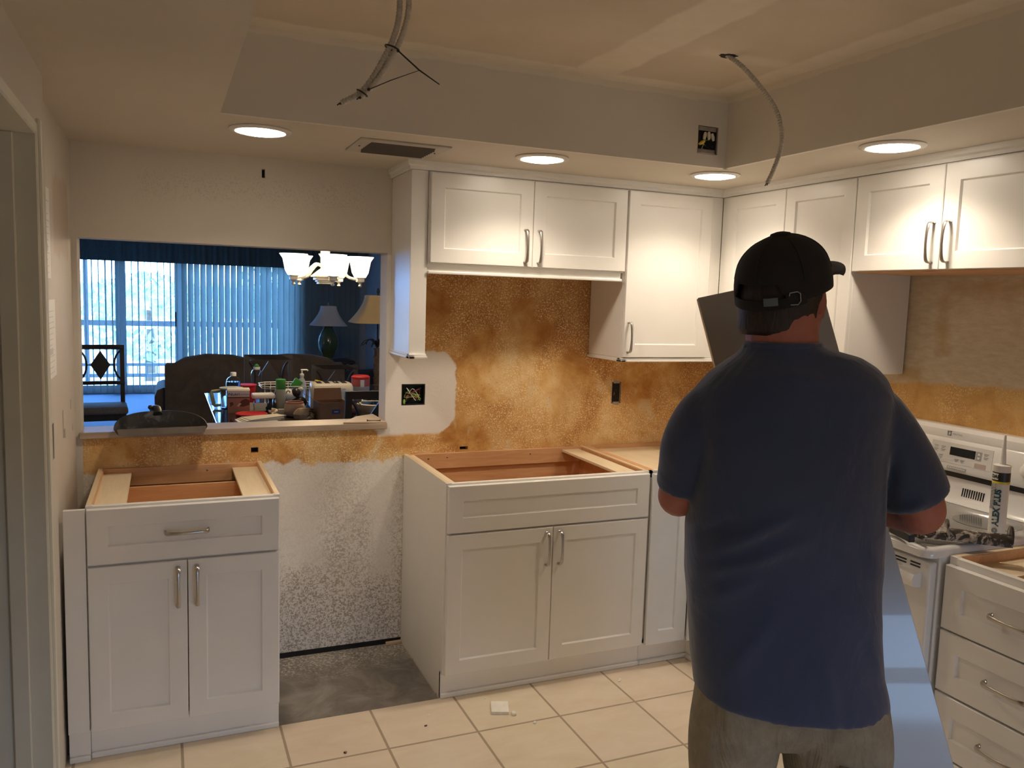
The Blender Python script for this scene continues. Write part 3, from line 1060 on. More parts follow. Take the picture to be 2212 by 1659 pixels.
# caulk cartridge standing on its end
tb = thing('caulk_tube', 'upright white tube of caulk with black and yellow band, standing on the cooktop', 'tube', (1.435, -1.831, ZC), rad(-75))
CR = .0245
MB().lathe([(CR+.001, 0), (CR+.001, .004), (CR, .005), (CR, .220), (CR+.001, .222), (CR+.001, .226), (CR-.006, .228), (.010, .229)], n=40).build('cartridge', M['white'], tb, 40)
MB().lathe([(.0095, .228), (.0085, .250), (.0050, .295), (.0036, .322), (.002, .323)], n=20).build('nozzle', M['white'], tb, 40)
M['ink'] = mat('black ink', (.02, .018, .018), .4, var=.1)
M['teal'] = mat('dark teal ink', (.03, .10, .13), .4, var=.1)
q = MB().lathe([(CR+.0004, .176), (CR+.0006, .1762), (CR+.0006, .2048), (CR+.0004, .205)], n=40, cap=False); q.build('black_band', M['ink'], tb, 40)
q = MB().lathe([(CR+.0004, .169), (CR+.0006, .1692), (CR+.0006, .1755), (CR+.0004, .176)], n=40, cap=False); q.build('yellow_band', M['yellow'], tb, 40)
def wrap(me, R_):
    for v in me.vertices:
        a = v.co.x/R_
        r_ = R_+v.co.z
        v.co = Vector((r_*math.sin(a), -r_*math.cos(a), v.co.y))
def tube_text(body, size, ang, z, m, rot90=True, name='lettering', bold=.0, sx=1.0, R_=CR+.0012):
    me = text_mesh(body, size, .0003, 'LEFT', bold, sx)
    if rot90:
        me.transform(Matrix.Rotation(rad(90), 4, 'Z'))
    me.transform(Matrix.Translation((ang*R_, z, 0)))
    wrap(me, R_)
    me.materials.append(M[m]); return mesh_obj(name, me, tb)
tube_text('ALEX PLUS', .0265, .16, .034, 'teal', bold=.0011, sx=.92)
q = MB().loft([[((CR+d)*math.sin(a), -(CR+d)*math.cos(a), z) for z, d in ((.181, .0008), (.201, .0008), (.201, .0013), (.181, .0013))] for a in [-.92+.95*k/10 for k in range(11)]])
q.build('maker_patch', M['white'], tb, 40)
tube_text('DAP', .0145, -.84, .191, 'ink', False, bold=.0006, sx=1.0, R_=CR+.0017)
q = MB()
random.seed(3)
for k in range(5):
    a = -.95+k*.17
    z = .085+.004*random.random()
    while z < .163:
        L_ = .003+.008*random.random()
        p = [(CR+.0006)*math.sin(a), -(CR+.0006)*math.cos(a)]
        q.box((-.0009, -.0003, z), (.0009, .0003, z+L_), M=Matrix.Translation((p[0], p[1], 0)) @ Matrix.Rotation(a, 4, 'Z'))
        z += L_+.0022
q.build('fine_print', M['keyprint'], tb)
q = MB()
for k in range(20):
    a0, a1 = 2*PI*k/20, 2*PI*(k+1)/20
    for r_ in (.0075, .0042):
        p0 = Vector((.40*CR/1+r_*math.cos(a0)*1.0, .020+r_*math.sin(a0), 0)); p1 = Vector((.40*CR+r_*math.cos(a1), .020+r_*math.sin(a1), 0))
        def wp(p, d=.0006):
            aa = p.x/CR-.28
            return ((CR+d)*math.sin(aa), -(CR+d)*math.cos(aa), p.y)
        q.tube([wp(p0), wp(p1)], .0007, 5)
q.build('seal_print', M['teal'], tb)

# smeared caulking gun lying on the cooktop
gm = G('caulk-smeared black metal')
vv = gm.obj()
n_ = gm.noise(gm.scale(vv, (1, 1, 1)), 26, 6, .68, 1.5)
sm = gm.step(n_, .50, .58)
M['gun'] = gm.out(gm.mix(sm, (.035, .027, .022), gm.ramp(gm.noise(vv, 90, 4), [(.3, (.20, .16, .12)), (.7, (.62, .55, .46))])), gm.math('ADD', .25, sm*.2), bump=(n_, .5, .006))
gx, gy = 1.335, -1.80
gun = thing('caulking_gun', 'dark caulking gun smeared with dried sealant, lying across the cooktop', 'caulking gun', (1.150, -1.800, ZC+.015), rad(-43))
q = MB()
Rg = .030
arc = [(Rg*math.cos(t), Rg*math.sin(t)) for t in [PI*1.05*k/14-.05*PI/2+PI*0 for k in range(15)]]
out_ = [(y, z) for y, z in arc]+[(y*.93, z*.93) for y, z in arc[::-1]]
q.prism(out_, 0, -.02, .235)
q.xf(Matrix.Translation((0, 0, .002)))
q.build('barrel', M['gun'], gun, 40)
q = MB().tube([(-.024, 0, .026), (-.018, 0, .026)], .033, 20); q.build('band', M['gun'], gun, 40)
for a in (.060, .230):
    MB().tube([(a, 0, .026), (a+.006, 0, .026)], .033, 20).build('band', M['gun'], gun, 40)
q = MB().prism([(-.024, .012), (-.030, .040), (-.085, .040), (-.110, .020), (-.105, .004), (-.060, .006)], 1, -.014, .014, .003)
q.build('frame', M['gun'], gun)
q = MB().tube([(-.10, 0, .028), (-.22, .0, .030)], .0045, 8).tube([(-.22, 0, .030), (-.225, -.03, .030)], .0045, 8)
q.build('rod', M['steel'], gun, 40)
q = MB().prism([(-.085, .016), (-.070, -.020), (-.035, -.110), (-.052, -.118), (-.095, -.022), (-.105, .010)], 2, .002, .026, .003)
q.build('grip', M['black'], gun)
q = MB().prism([(-.060, .008), (-.035, -.020), (.000, -.095), (-.010, -.100), (-.050, -.025), (-.070, .000)], 2, .008, .022, .002)
q.build('trigger', M['gun'], gun)
# ---------------------------------------------------------------- the man, seen from behind
# own frame: +x his right, +y the way he faces, z up
fh = Vector((math.sin(yaw), math.cos(yaw), 0)); rh = Vector((math.cos(yaw), -math.sin(yaw), 0))
MP = CAM+fh*1.8+rh*.655
man = thing('person', 'man in navy t-shirt and black cap standing back turned, holding a long panel', 'person', (MP.x, MP.y, 0), -yaw)

gs = G('navy cotton jersey')
v_ = gs.obj()
fold = gs.noise(gs.scale(v_, (1, 1, .6)), 9, 3, .5, 1.0)
weave = gs.noise(v_, 420, 2)
M['shirt'] = gs.out(gs.mix(gs.step(gs.noise(v_, 3.2, 4), .35, .7), (.030, .048, .108), (.039, .058, .124)), .92, bump=(fold*.9+weave*.06, .45, .022), Sheen_Weight=.35, Sheen_Roughness=.5)
gs = G('khaki twill')
v_ = gs.obj()
fold = gs.noise(gs.scale(v_, (1.2, 1.2, .5)), 10, 4, .55, 1.4)
M['khaki'] = gs.out(gs.mix(gs.step(gs.noise(v_, 30, 5, .7), .35, .7), (.23, .20, .145), (.29, .255, .19)), .88, bump=(fold, .5, .03))
gs = G('skin')
v_ = gs.obj()
sx_, sy_, sz_ = gs.sep(v_)
red_ = gs.step(gs.noise(v_, 14, 5, .6), .35, .7)
M['skin'] = gs.out(gs.mix(red_, (.35, .115, .08), (.42, .155, .115)), .55, bump=(gs.noise(v_, 260, 3), .12, .002), Subsurface_Weight=.12, Subsurface_Radius=(.02, .008, .004))
gs = G('dark brown hair')
v_ = gs.scale(gs.obj(), (260, 260, 40))
hn = gs.noise(v_, 1.0, 3, .6)
M['hair'] = gs.out(gs.ramp(hn, [(.3, (.008, .005, .004)), (.7, (.030, .017, .011))]), .55, bump=(hn, .6, .004))
M['capcloth'] = mat('washed black cotton', (.010, .0095, .010), .9, var=.3, vs=20, bump=.25, bs=420)
M['capbill'] = mat('worn charcoal bill', (.035, .030, .032), .85, var=.2, vs=40, bump=.2, bs=420)

def ring(z, xl, xr, yb, yf, n=36, e=2.3, zf=None):
    out = []
    xc, hw = (xl+xr)/2, (xr-xl)/2
    for k in range(n):
        a = 2*PI*k/n
        c, s_ = math.cos(a), math.sin(a)
        x = xc+hw*math.copysign(abs(c)**(2/e), c)
        y = (yf if s_ > 0 else -yb)*math.copysign(abs(s_)**(2/e), s_)
        out.append((x, y, z+(zf(x) if zf else 0)))
    return out

def limb(mb, pts, n=16, k=4):
    """tapering limb through (x, y, z, r)"""
    q = crom(pts, k)
    mb.tube([p[:3] for p in q], [p[3] for p in q], n)

# --- body: one continuous skin surface
mb = MB()
mb.loft([ring(*r) for r in [(.80, -.175, .155, -.085, .10), (.95, -.19, .135, -.085, .12), (1.10, -.195, .135, -.085, .11), (1.25, -.20, .125, -.09, .09), (1.36, -.185, .11, -.085, .07), (1.43, -.15, .07, -.07, .06), (1.47, -.125, .02, -.06, .06), (1.50, -.118, -.02, -.055, .06)]])
HX, HY = -.056, .030       # head axis
limb(mb, [(-.064, .0, 1.44, .068), (-.064, .0, 1.50, .077), (-.065, .004, 1.555, .077), (HX, .02, 1.60, .078)], 20)
HA = rad(-46)              # head turned to the right
HM = Matrix.Translation((HX, HY, 1.60)) @ Matrix.Rotation(HA, 4, 'Z') @ Matrix.Scale(1.06, 4) @ Matrix.Translation((0, 0, -1.605))
# skull, jaw and face (face towards local +y)
hr = []
for z, hw, yb, yf in [(1.505, .030, -.020, .055), (1.520, .052, -.045, .085), (1.545, .064, -.066, .094), (1.575, .070, -.080, .097), (1.605, .074, -.092, .098), (1.64, .0765, -.098, .098), (1.675, .0765, -.098, .094), (1.705, .070, -.088, .080), (1.728, .052, -.064, .055), (1.742, .022, -.028, .022)]:
    hr.append([HM @ Vector((x, y, z_)) for x, y, z_ in ring(z, -hw, hw, yb, yf, 28, 2.1)])
mb.loft(hr)
# nose, brow, lips, chin, ears
mb.ball((0, .106, 1.598), (.015, .018, .013), 12, 8, HM)
q = [HM @ Vector(p) for p in ((0, .092, 1.645), (0, .103, 1.622), (0, .113, 1.603))]
mb.tube(q, [.008, .011, .013], 10)
mb.ball((-.030, .090, 1.652), (.024, .010, .008), 10, 6, HM); mb.ball((.030, .090, 1.652), (.024, .010, .008), 10, 6, HM)
mb.ball((0, .095, 1.567), (.024, .010, .0055), 12, 6, HM); mb.ball((0, .094, 1.556), (.021, .010, .006), 12, 6, HM)
mb.ball((0, .082, 1.528), (.026, .020, .018), 12, 8, HM)
for sg in (-1, 1):
    E_ = HM @ Matrix.Translation((sg*.0785, -.006, 1.612)) @ Matrix.Rotation(rad(-10)*sg, 4, 'Y') @ Matrix.Rotation(sg*rad(-24), 4, 'Z')
    pts = []
    for k in range(13):
        a = rad(-100)+rad(300)*k/12
        pts.append(E_ @ Vector((sg*.004, -.004+.017*math.cos(a), .004+.029*math.sin(a))))
    mb.tube(pts, [.0055]*13, 8)
    mb.ball((0, -.002, 0), (.006, .015, .026), 10, 8, E_)
    mb.ball((sg*.002, .002, -.028), (.006, .008, .009), 10, 6, E_)
# arms
def hand(mb, W_, palm, thumb, fdir, curl, sg):
    """W_ wrist; palm = direction wrist to knuckles; thumb = side of the thumb; fdir = way the fingers close"""
    W_ = Vector(W_); palm = Vector(palm).normalized(); thumb = Vector(thumb).normalized(); fdir = Vector(fdir).normalized()
    rings_ = []
    for t, wdt, th in ((-.01, .026, .021), (.02, .032, .020), (.055, .041, .017), (.085, .042, .014), (.094, .036, .010)):
        c = W_+palm*t
        rings_.append([c+thumb*(wdt*math.cos(2*PI*k/14))+fdir*(th*math.sin(2*PI*k/14)) for k in range(14)])
    mb.loft(rings_)
    for k, (off, ln) in enumerate(((.030, .072), (.010, .080), (-.011, .074), (-.031, .058))):
        p = W_+palm*.080+thumb*off
        d = palm.copy()
        pts = [p]
        axis = palm.cross(fdir)
        for s_, a in ((.42, curl[0]+.06*k), (.33, curl[1]+.05*k), (.25, curl[2])):
            d = Matrix.Rotation(a, 3, axis) @ d
            pts.append(pts[-1]+d*ln*s_)
        mb.tube([pts[0]]+pts[1:], [.0092, .0090, .0082, .0070], 10)
        mb.ball(pts[-1], .0070, 8, 6)
    p = W_+palm*.028+thumb*.022
    d = (palm*.55+thumb*.65+fdir*.45).normalized()
    p1 = p+d*.040; d2 = (palm*.75+thumb*.05+fdir*.75).normalized(); p2 = p1+d2*.030; p3 = p2+d2*.022
    mb.tube([p, p1, p2, p3], [.015, .0115, .0102, .0085], 10)
    mb.ball(p3, .0085, 8, 6)
# right arm: out and bent, hand on the near edge of the panel
limb(mb, [(.095, 0, 1.375, .052), (.160, .0, 1.33, .052), (.225, .0, 1.235, .053), (.268, .0, 1.165, .052), (.285, .018, 1.140, .0495)], 18)
limb(mb, [(.270, .000, 1.160, .050), (.284, .020, 1.139, .0495), (.288, .080, 1.122, .046), (.284, .16, 1.102, .038), (.280, .235, 1.085, .0285), (.280, .262, 1.080, .026)], 18)
hand(mb, (.280, .238, 1.082), (-.42, .40, .81), (-.85, .10, -.45), (.25, .90, -.32), (.18, .22, .20), 1)
# left arm: hanging, forearm forward and across
limb(mb, [(-.175, 0, 1.375, .048), (-.228, .0, 1.33, .050), (-.256, .012, 1.25, .050), (-.263, .028, 1.178, .049), (-.262, .045, 1.158, .047)], 18)
limb(mb, [(-.262, .030, 1.172, .048), (-.263, .050, 1.152, .047), (-.238, .110, 1.148, .044), (-.185, .185, 1.146, .037), (-.135, .245, 1.142, .028), (-.118, .262, 1.140, .026)], 18)
hand(mb, (-.118, .262, 1.140), (.86, .42, .22), (-.20, .0, .97), (-.40, .90, -.05), (.12, .18, .15), -1)
# hips, legs, ankles
mb.loft([ring(*r) for r in [(.86, -.17, .155, -.09, .10), (.78, -.175, .165, -.10, .09), (.70, -.165, .165, -.095, .08)]])
LEGS = [[(-.105, -.01, .74, .090), (-.110, -.01, .60, .080), (-.115, -.005, .47, .060), (-.118, -.015, .35, .056), (-.12, -.02, .20, .043), (-.12, -.015, .09, .036), (-.12, -.01, .06, .036)],
        [(.085, -.015, .74, .093), (.095, -.02, .60, .082), (.100, -.02, .47, .061), (.102, -.03, .35, .057), (.105, -.035, .20, .044), (.105, -.03, .09, .037), (.105, -.025, .06, .037)]]
for L_ in LEGS:
    limb(mb, L_, 18)
body = mb.build('body', M['skin'], man, 180)
baked(body, [('REMESH', dict(mode='VOXEL', voxel_size=.0042)), ('SMOOTH', dict(factor=.5, iterations=4))])
for p in body.data.polygons:
    p.use_smooth = True
M['eyewhite'] = mat('eye white', (.75, .72, .68), .2, var=.03)
M['iris'] = mat('brown iris', (.06, .03, .015), .15, var=.2)
for sg in (-1, 1):
    e = MB().ball((sg*.030, .0885, 1.632), .0115, 14, 10, HM).build('eye', M['eyewhite'], man, 180)
    MB().ball((sg*.030, .0965, 1.632), (.005, .0042, .005), 10, 8, HM).build('iris', M['iris'], e, 180)

# --- t-shirt: trunk and sleeves fused
def hem(x):
    return .10*(x+.05)**2-.05*(x-.05)
SH = [(.700, -.212, .227, -.152, .168, 36, 2.3, hem), (.730, -.214, .221, -.149, .170, 36, 2.3, lambda x: hem(x)*.5), (.78, -.222, .205, -.142, .180, 36, 2.3, lambda x: hem(x)*.2), (.887, -.233, .194, -.136, .192),
      (.996, -.247, .187, -.130, .195), (1.07, -.250, .187, -.132, .185), (1.14, -.250, .182, -.140, .168), (1.22, -.255, .174, -.150, .150),
      (1.30, -.265, .172, -.155, .138), (1.365, -.265, .180, -.150, .122), (1.415, -.245, .178, -.138, .108), (1.447, -.218, .163, -.124, .10), (1.470, -.188, .140, -.108, .094), (1.490, -.160, .105, -.094, .086), (1.503, -.148, .05, -.084, .080), (1.512, -.146, .016, -.082, .078), (1.521, -.142, .012, -.080, .076)]
mb = MB()
mb.loft([ring(*r) for r in SH])
q = crom([(-.150, -.004, 1.375, .075), (-.208, -.002, 1.345, .077), (-.247, .002, 1.285, .070), (-.256, .016, 1.225, .063), (-.261, .030, 1.176, .0595)], 4)
mb.tube([p[:3] for p in q], [p[3] for p in q], 22)
q = crom([(.075, -.004, 1.385, .075), (.128, -.002, 1.360, .080), (.180, .0, 1.305, .079), (.228, .0, 1.235, .078), (.262, .004, 1.176, .0755)], 4)
mb.tube([p[:3] for p in q], [(p[3], p[3]) for p in q], 22)
shirt = mb.build('shirt', M['shirt'], man, 180)
baked(shirt, [('REMESH', dict(mode='VOXEL', voxel_size=.0062)), ('SMOOTH', dict(factor=.5, iterations=14))])
# cloth folds
def seg_d(px, pz, a, b):
    ax, az, bx, bz = a[0], a[1], b[0], b[1]
    t = max(0, min(1, ((px-ax)*(bx-ax)+(pz-az)*(bz-az))/((bx-ax)**2+(bz-az)**2)))
    return math.hypot(px-ax-t*(bx-ax), pz-az-t*(bz-az)), t
FOLDS = [((-.25, 1.045), (-.05, 1.175), .009, .016), ((-.25, 1.005), (-.02, 1.115), .009, .018), ((-.245, .93), (-.10, 1.05), .006, .02), ((-.25, 1.08), (-.17, 1.15), -.008, .013), ((.165, 1.30), (.185, 1.12), -.012, .012), ((.150, 1.33), (.165, 1.10), .007, .014),
         ((-.235, 1.33), (-.245, 1.16), -.010, .011), ((.19, 1.15), (.25, 1.19), .008, .012), ((.20, .98), (.10, 1.10), .006, .02), ((.20, .88), (.05, .98), .005, .022), ((-.20, .75), (-.08, .95), .006, .022), ((.205, .72), (.13, .93), .006, .022), ((-.11, 1.46), (.02, 1.44), .004, .012), ((.06, .68), (.02, .86), .005, .02)]
for v in shirt.data.vertices:
    if v.co.y < .06:
        dz = 0
        for a, b, h, wd in FOLDS:
            d, t = seg_d(v.co.x, v.co.z, a, b)
            dz += 1.35*h*math.exp(-(d/wd)**2)*math.sin(PI*min(max(t*.9+.05, 0), 1))
        v.co.y -= dz
for p in shirt.data.polygons:
    p.use_smooth = True
# neck rib and hems
q = MB()
pts = [Vector(p) for p in ring(1.509, -.147, .018, -.086, .078, 30, 2.1)]
pts = [Vector((p.x, p.y+.004, p.z+(.003 if p.y < 0 else -.02)+.02*(p.x+.07))) for p in pts]
q.tube(pts, [(.007, .0045)]*len(pts), 8, closed=True, upv=(0, 0, 1))
q.build('neck_rib', M['shirt'], shirt, 180)

# --- trousers
mb = MB()
mb.loft([ring(*r) for r in [(.86, -.195, .18, -.11, .13), (.78, -.195, .20, -.115, .13), (.70, -.197, .212, -.118, .12), (.66, -.195, .218, -.116, .11), (.61, -.17, .19, -.085, .10)]])
for L_, dx, rr_ in ((LEGS[0], -.008, (.098, .104, .088, .076, .073, .078, .080)), (LEGS[1], .020, (.108, .122, .104, .088, .080, .082, .084))):
    limb(mb, [(p[0]+dx, p[1], max(p[2], .045), r_) for p, r_ in zip(L_, rr_)], 22)
tr = mb.build('trousers', M['khaki'], man, 180)
baked(tr, [('REMESH', dict(mode='VOXEL', voxel_size=.0065)), ('SMOOTH', dict(factor=.5, iterations=6))])
for p in tr.data.polygons:
    p.use_smooth = True
q = MB().prism([(.075, .555), (.165, .548), (.168, .610), (.075, .617)], 1, -.150, -.128, .003)
q.build('back_pocket', M['khaki'], tr)
M['leather'] = mat('brown work boot leather', (.10, .06, .035), .6, var=.2, vs=25)
for L_ in LEGS:
    x, y = L_[-1][0], L_[-1][1]
    q = MB()
    q.loft([[(x+a*wd, y+b, z) for a, z in ((-.044, 0), (.044, 0), (.047, .03), (.036, h), (-.036, h), (-.047, .03))] for b, wd, h in ((-.085, .75, .07), (-.07, .95, .10), (0, 1, .11), (.05, 1, .085), (.11, 1.08, .06), (.165, .95, .05), (.19, .6, .035))])
    sh = q.build('shoe', M['leather'], man, 60)

# --- hair under the cap
mb = MB()
hs = []
for z, hw, yb, yf in [(1.541, .078, -.100, -.030), (1.553, .083, -.107, -.010), (1.575, .0835, -.1085, .000), (1.605, .0845, -.110, .030), (1.64, .085, -.111, .050), (1.68, .083, -.108, .06), (1.71, .07, -.09, .06)]:
    hs.append([HM @ Vector((x, y+(.0 if y < 0 else 0), z_)) for x, y, z_ in [(x, (y if y < 0 else y*1.0), z_) for x, y, z_ in ring(z, -hw, hw, yb, yf if yf > 0 else .004, 30, 2.15)]])
mb.loft(hs)
hair = mb.build('hair', M['hair'], man, 180)
for v in hair.data.vertices:
    # sideburn shape: hair line climbs towards the face
    p = HM.inverted() @ v.co
    if p.z < 1.60 and p.y > -.012:
        p.z += (p.y+.012)*2.8
        v.co = HM @ p
    v.co += Vector((random.uniform(-1, 1), random.uniform(-1, 1), random.uniform(-1, 1)))*.0012

# --- baseball cap
CT = rad(15)
CM = HM @ Matrix.Translation((0, 0, 1.625)) @ Matrix.Rotation(CT, 4, 'X') @ Matrix.Translation((0, 0, -1.625))
mb = MB()
N = 48
rows = []
for z, hw, yb, yf in [(1.632, .0895, -.1165, .112), (1.650, .0905, -.1185, .112), (1.672, .0885, -.115, .108), (1.700, .081, -.104, .099), (1.722, .067, -.086, .084), (1.739, .046, -.060, .060), (1.749, .022, -.030, .030), (1.752, .003, -.004, .004)]:
    rows.append([CM @ Vector(p) for p in ring(z, -hw, hw, yb, yf, N, 2.12)])
V = mb.loft(rows, cap=False).V
mb.bm.faces.new(V[-1])
# arch cut out at the back above the strap
dead = []
inv = CM.inverted()
for f in mb.bm.faces:
    c = inv @ f.calc_center_median()
    if c.y < -.05 and (c.x/.060)**2+((c.z-1.630)/.052)**2 < 1:
        dead.append(f)
bmesh.ops.delete(mb.bm, geom=dead, context='FACES')
cap = mb.build('cap', M['capcloth'], man, 180)
baked(cap, [('SUBSURF', dict(levels=1)), ('SOLIDIFY', dict(thickness=.003, offset=0))])
for p in cap.data.polygons:
    p.use_smooth = True
# strap across the arch, buckle and loose end
def on_band(a, z, d=0.0):
    return CM @ Vector(((.0900+d)*math.sin(a), -(.1175+d)*math.cos(a), z))
q = MB()
q.loft([[on_band(a, 1.624-.004*math.cos(a*1.6), .0), on_band(a, 1.646-.006*math.cos(a*1.6), .0), on_band(a, 1.646-.006*math.cos(a*1.6), .003), on_band(a, 1.624-.004*math.cos(a*1.6), .003)] for a in [rad(-60+120*k/24) for k in range(25)]])
st = q.build('strap', M['capcloth'], cap, 60)
M['bluegrey'] = mat('blue grey strap tip', (.085, .115, .135), .6, var=.1)
q = MB().loft([[on_band(a, 1.630, .003), on_band(a, 1.646, .003), on_band(a, 1.646, .006), on_band(a, 1.630, .006)] for a in [rad(12+16*k/6) for k in range(7)]])
q.build('strap_tip', M['bluegrey'], cap)
q = MB().tube([on_band(rad(41), 1.628, .005), on_band(rad(49), 1.626, .005), on_band(rad(52), 1.632, .006), on_band(rad(52), 1.647, .006), on_band(rad(49), 1.652, .005), on_band(rad(41), 1.652, .005), on_band(rad(40), 1.646, .005)], .0013, 6)
q.build('buckle', M['steel'], cap, 60)
for a in (0, 60, 120, 180, 240, 300):
    q = MB()
    pts = []
    for z, hw, yb, yf in [(1.672, .0885, -.115, .108), (1.700, .081, -.104, .099), (1.722, .067, -.086, .084), (1.739, .046, -.060, .060), (1.750, .018, -.026, .026)]:
        t = rad(a+90)
        c, s_ = math.cos(t), math.sin(t)
        pts.append(CM @ Vector((hw*1.006*math.copysign(abs(c)**(2/2.12), c), (yf if s_ > 0 else -yb)*1.006*math.copysign(abs(s_)**(2/2.12), s_), z)))
    q.tube(crom([tuple(p) for p in pts], 3), .0013, 5)
    q.build('seam', M['capcloth'], cap, 60)
q = MB().lathe([(.022, 1.747), (.020, 1.7535), (.010, 1.7565), (.002, 1.757)], (0, 0, 0), 16, M=CM); q.build('button', M['capcloth'], cap, 60)
# bill
q = MB()
bl = []
for k in range(17):
    a = rad(-62+124*k/16)
    bx, by = .088*math.sin(a), .108*math.cos(a)
    tx, ty = .083*math.sin(a*1.05), .108*math.cos(a)+.100*math.cos(a*.95)**.7
    zz = 1.663
    dr = .007*(math.sin(a)**2)
    row = []
    for t in (0, .35, .7, 1.0):
        row.append((lerp(bx, tx, t), lerp(by, ty, t), zz-.014*t*t-dr*(1+.6*t)+.004*t))
    bl.append([CM @ Vector(p) for p in row]+[CM @ Vector((p[0], p[1], p[2]-.004)) for p in row[::-1]])
q.loft(bl)
q.build('bill', M['capbill'], cap, 60)

# ---------------------------------------------------------------- the panel he holds
PTR = Vector((.664, -1.794, 1.691)); PU = Vector((.1304, -.3112, -.9414)); PW = Vector((-.9149, .328, -.2352))
PU.normalize(); PW = (PW-PU*PW.dot(PU)).normalized(); PN = PU.cross(PW).normalized()
if PN.dot(CAM-PTR) < 0:
    PN = -PN
gp = G('white panel with satin film')
v_ = gp.pos()
M['panel'] = gp.out(gp.ramp(gp.noise(v_, 3, 4), [(.3, (.34, .335, .325)), (.7, (.37, .365, .355))]), .22, Coat_Weight=.42, Coat_Roughness=.03)
Lp, Wp, Tp = 1.70, .340, .018
q = MB()
c8 = [PTR+PU*a+PW*b-PN*c for a in (0, Lp) for b in (0, Wp) for c in (0, Tp)]
base = PTR+PU*Lp+PW*Wp
v8 = q.poly([tuple(p-base) for p in c8], [(0, 1, 3, 2), (4, 6, 7, 5), (0, 4, 5, 1), (2, 3, 7, 6), (0, 2, 6, 4), (1, 5, 7, 3)])
bmesh.ops.bevel(q.bm, geom=list({e for v in v8 for e in v.link_edges}), offset=.0015, segments=1, affect='EDGES')
pl = q.build('cabinet_panel', M['panel'])
pl.location = base
tag(pl, 'long narrow white finishing panel leaning at a slant in front of the man', 'panel')
# ---------------------------------------------------------------- ceiling lights and services
M['lens'] = emitter('lit lamp lens', (1.0, .88, .72), 14.0)
def downlight(x, y, label, tilt=0.0):
    t = thing('recessed_light', label, 'ceiling light', (x, y, CZ), 0, 'recessed ceiling lights')
    q = MB().lathe([(.072, -.0005), (.102, -.0005), (.103, -.004), (.098, -.008), (.084, -.010), (.081, -.008), (.080, -.002)], n=40, cap=False)
    q.build('trim_ring', M['trimwhite'], t, 50)
    q = MB().lathe([(.0805, -.003), (.079, -.009), (.060, -.0135), (.030, -.016), (.002, -.0165)], n=36)
    q.build('lens', M['lens'], t, 60)
    l = bpy.data.lights.new('lamp', 'SPOT')
    l.energy = LAMP_W; l.color = WARM; l.spot_size = rad(136); l.spot_blend = .6; l.shadow_soft_size = .06
    o = bpy.data.objects.new('lamp', l); COL.objects.link(o)
    o.parent = t; o.location = (0, 0, -.03)
    return t
downlight(-.686, -.618, 'lit round recessed light above the serving opening, nearest the left wall')
downlight(.343, -.655, 'lit round recessed light above the short wall cabinet over the sink')
downlight(1.125, -.682, 'lit round recessed light in the corner of the low ceiling, beside the tall cabinets')
downlight(1.210, -1.510, 'lit round recessed light above the range side of the ceiling, nearest the right wall')

# two unseen lights of the same kind, added behind the camera for fill
for x in (-.75, .95):
    t = downlight(x, -4.55, 'unseen round recessed fill light added over the room behind the camera, %s' % ('on the left' if x < 0 else 'on the right'))
    next(c for c in t.children if c.type == 'LIGHT').data.energy = LAMP_W*1.7
M['ventgrey'] = mat('grey painted vent frame', (.52, .49, .43), .5, var=.05)
vt = thing('ceiling_vent', 'rectangular metal air vent with dark slats in the low ceiling', 'vent', (-.193, -.546, CZ), rad(0))
q = MB()
for a, b in (((-.165, -.135, -.006), (-.118, .135, -.0003)), ((.118, -.135, -.006), (.165, .135, -.0003)), ((-.118, -.135, -.006), (.118, -.092, -.0003)), ((-.118, .092, -.006), (.118, .135, -.0003))):
    q.box(a, b, .001)
q.build('frame', M['ventgrey'], vt)
MB().box((-.118, -.092, -.0012), (.118, .092, -.0004)).build('duct', M['dark'], vt)
q = MB()
for k in range(7):
    y = -.080+k*.0265
    q.box((-.118, -.011, -.0006), (.118, .011, .0006), M=Matrix.Translation((0, y, -.008)) @ Matrix.Rotation(rad(-38), 4, 'X'))
M['ventdark'] = mat('dark vent slat', (.07, .063, .055), .45, .3, .1)
q.build('slats', M['ventdark'], vt)
for x in (-.142, .142):
    MB().ball((x, 0, -.007), (.004, .004, .002), 8, 6).build('screw', M['black'], vt)

M['flex'] = mat('dull flexible conduit metal', (.50, .46, .39), .45, .1, .12, 40)
def corrugated(name, pts, r, label, pitch=.0085):
    P = [Vector(p) for p in crom(pts, 24)]
    # resample by length
    out = [P[0]]; need = pitch/4
    for a, b in zip(P[:-1], P[1:]):
        L_ = (b-a).length; s_ = 0
        while L_-s_ >= need:
            s_ += need; need = pitch/4
            out.append(a.lerp(b, s_/L_))
        need -= L_-s_
    rr_ = [r*(1, .98, .74, .98)[i % 4] for i in range(len(out))]
    q = MB().tube(out, rr_, 12)
    base = out[-1]
    o = q.build(name, M['flex'], None, 80, off=out[0])
    o.location = out[0]
    tag(o, label, 'conduit')
    # cut wires at the open end
    d = (out[-1]-out[-3]).normalized()
    q = MB()
    for k, a in enumerate((.4, 2.4, 4.4)):
        s_ = Vector((math.cos(a), math.sin(a), .3*math.sin(a*2)))*r*.4
        q.tube([out[-1]-d*.01+s_-out[0], out[-1]+d*.008+s_*1.3-out[0]], .0016, 6)
    q.build('wire_ends', M['black'], o)
    return o
A = [(-.468, -1.497, 2.400), (-.449, -1.505, 2.35), (-.443, -1.507, 2.316), (-.445, -1.506, 2.272), (-.456, -1.502, 2.227), (-.470, -1.496, 2.192), (-.498, -1.484, 2.137), (-.529, -1.470, 2.094), (-.574, -1.451, 2.066)]
off = Vector((.0135, -.006, .004))
corrugated('conduit', [tuple(Vector(p)-off*.45) for p in A], .0078, 'left grey flexible metal conduit of the tied pair hanging from the raised ceiling')
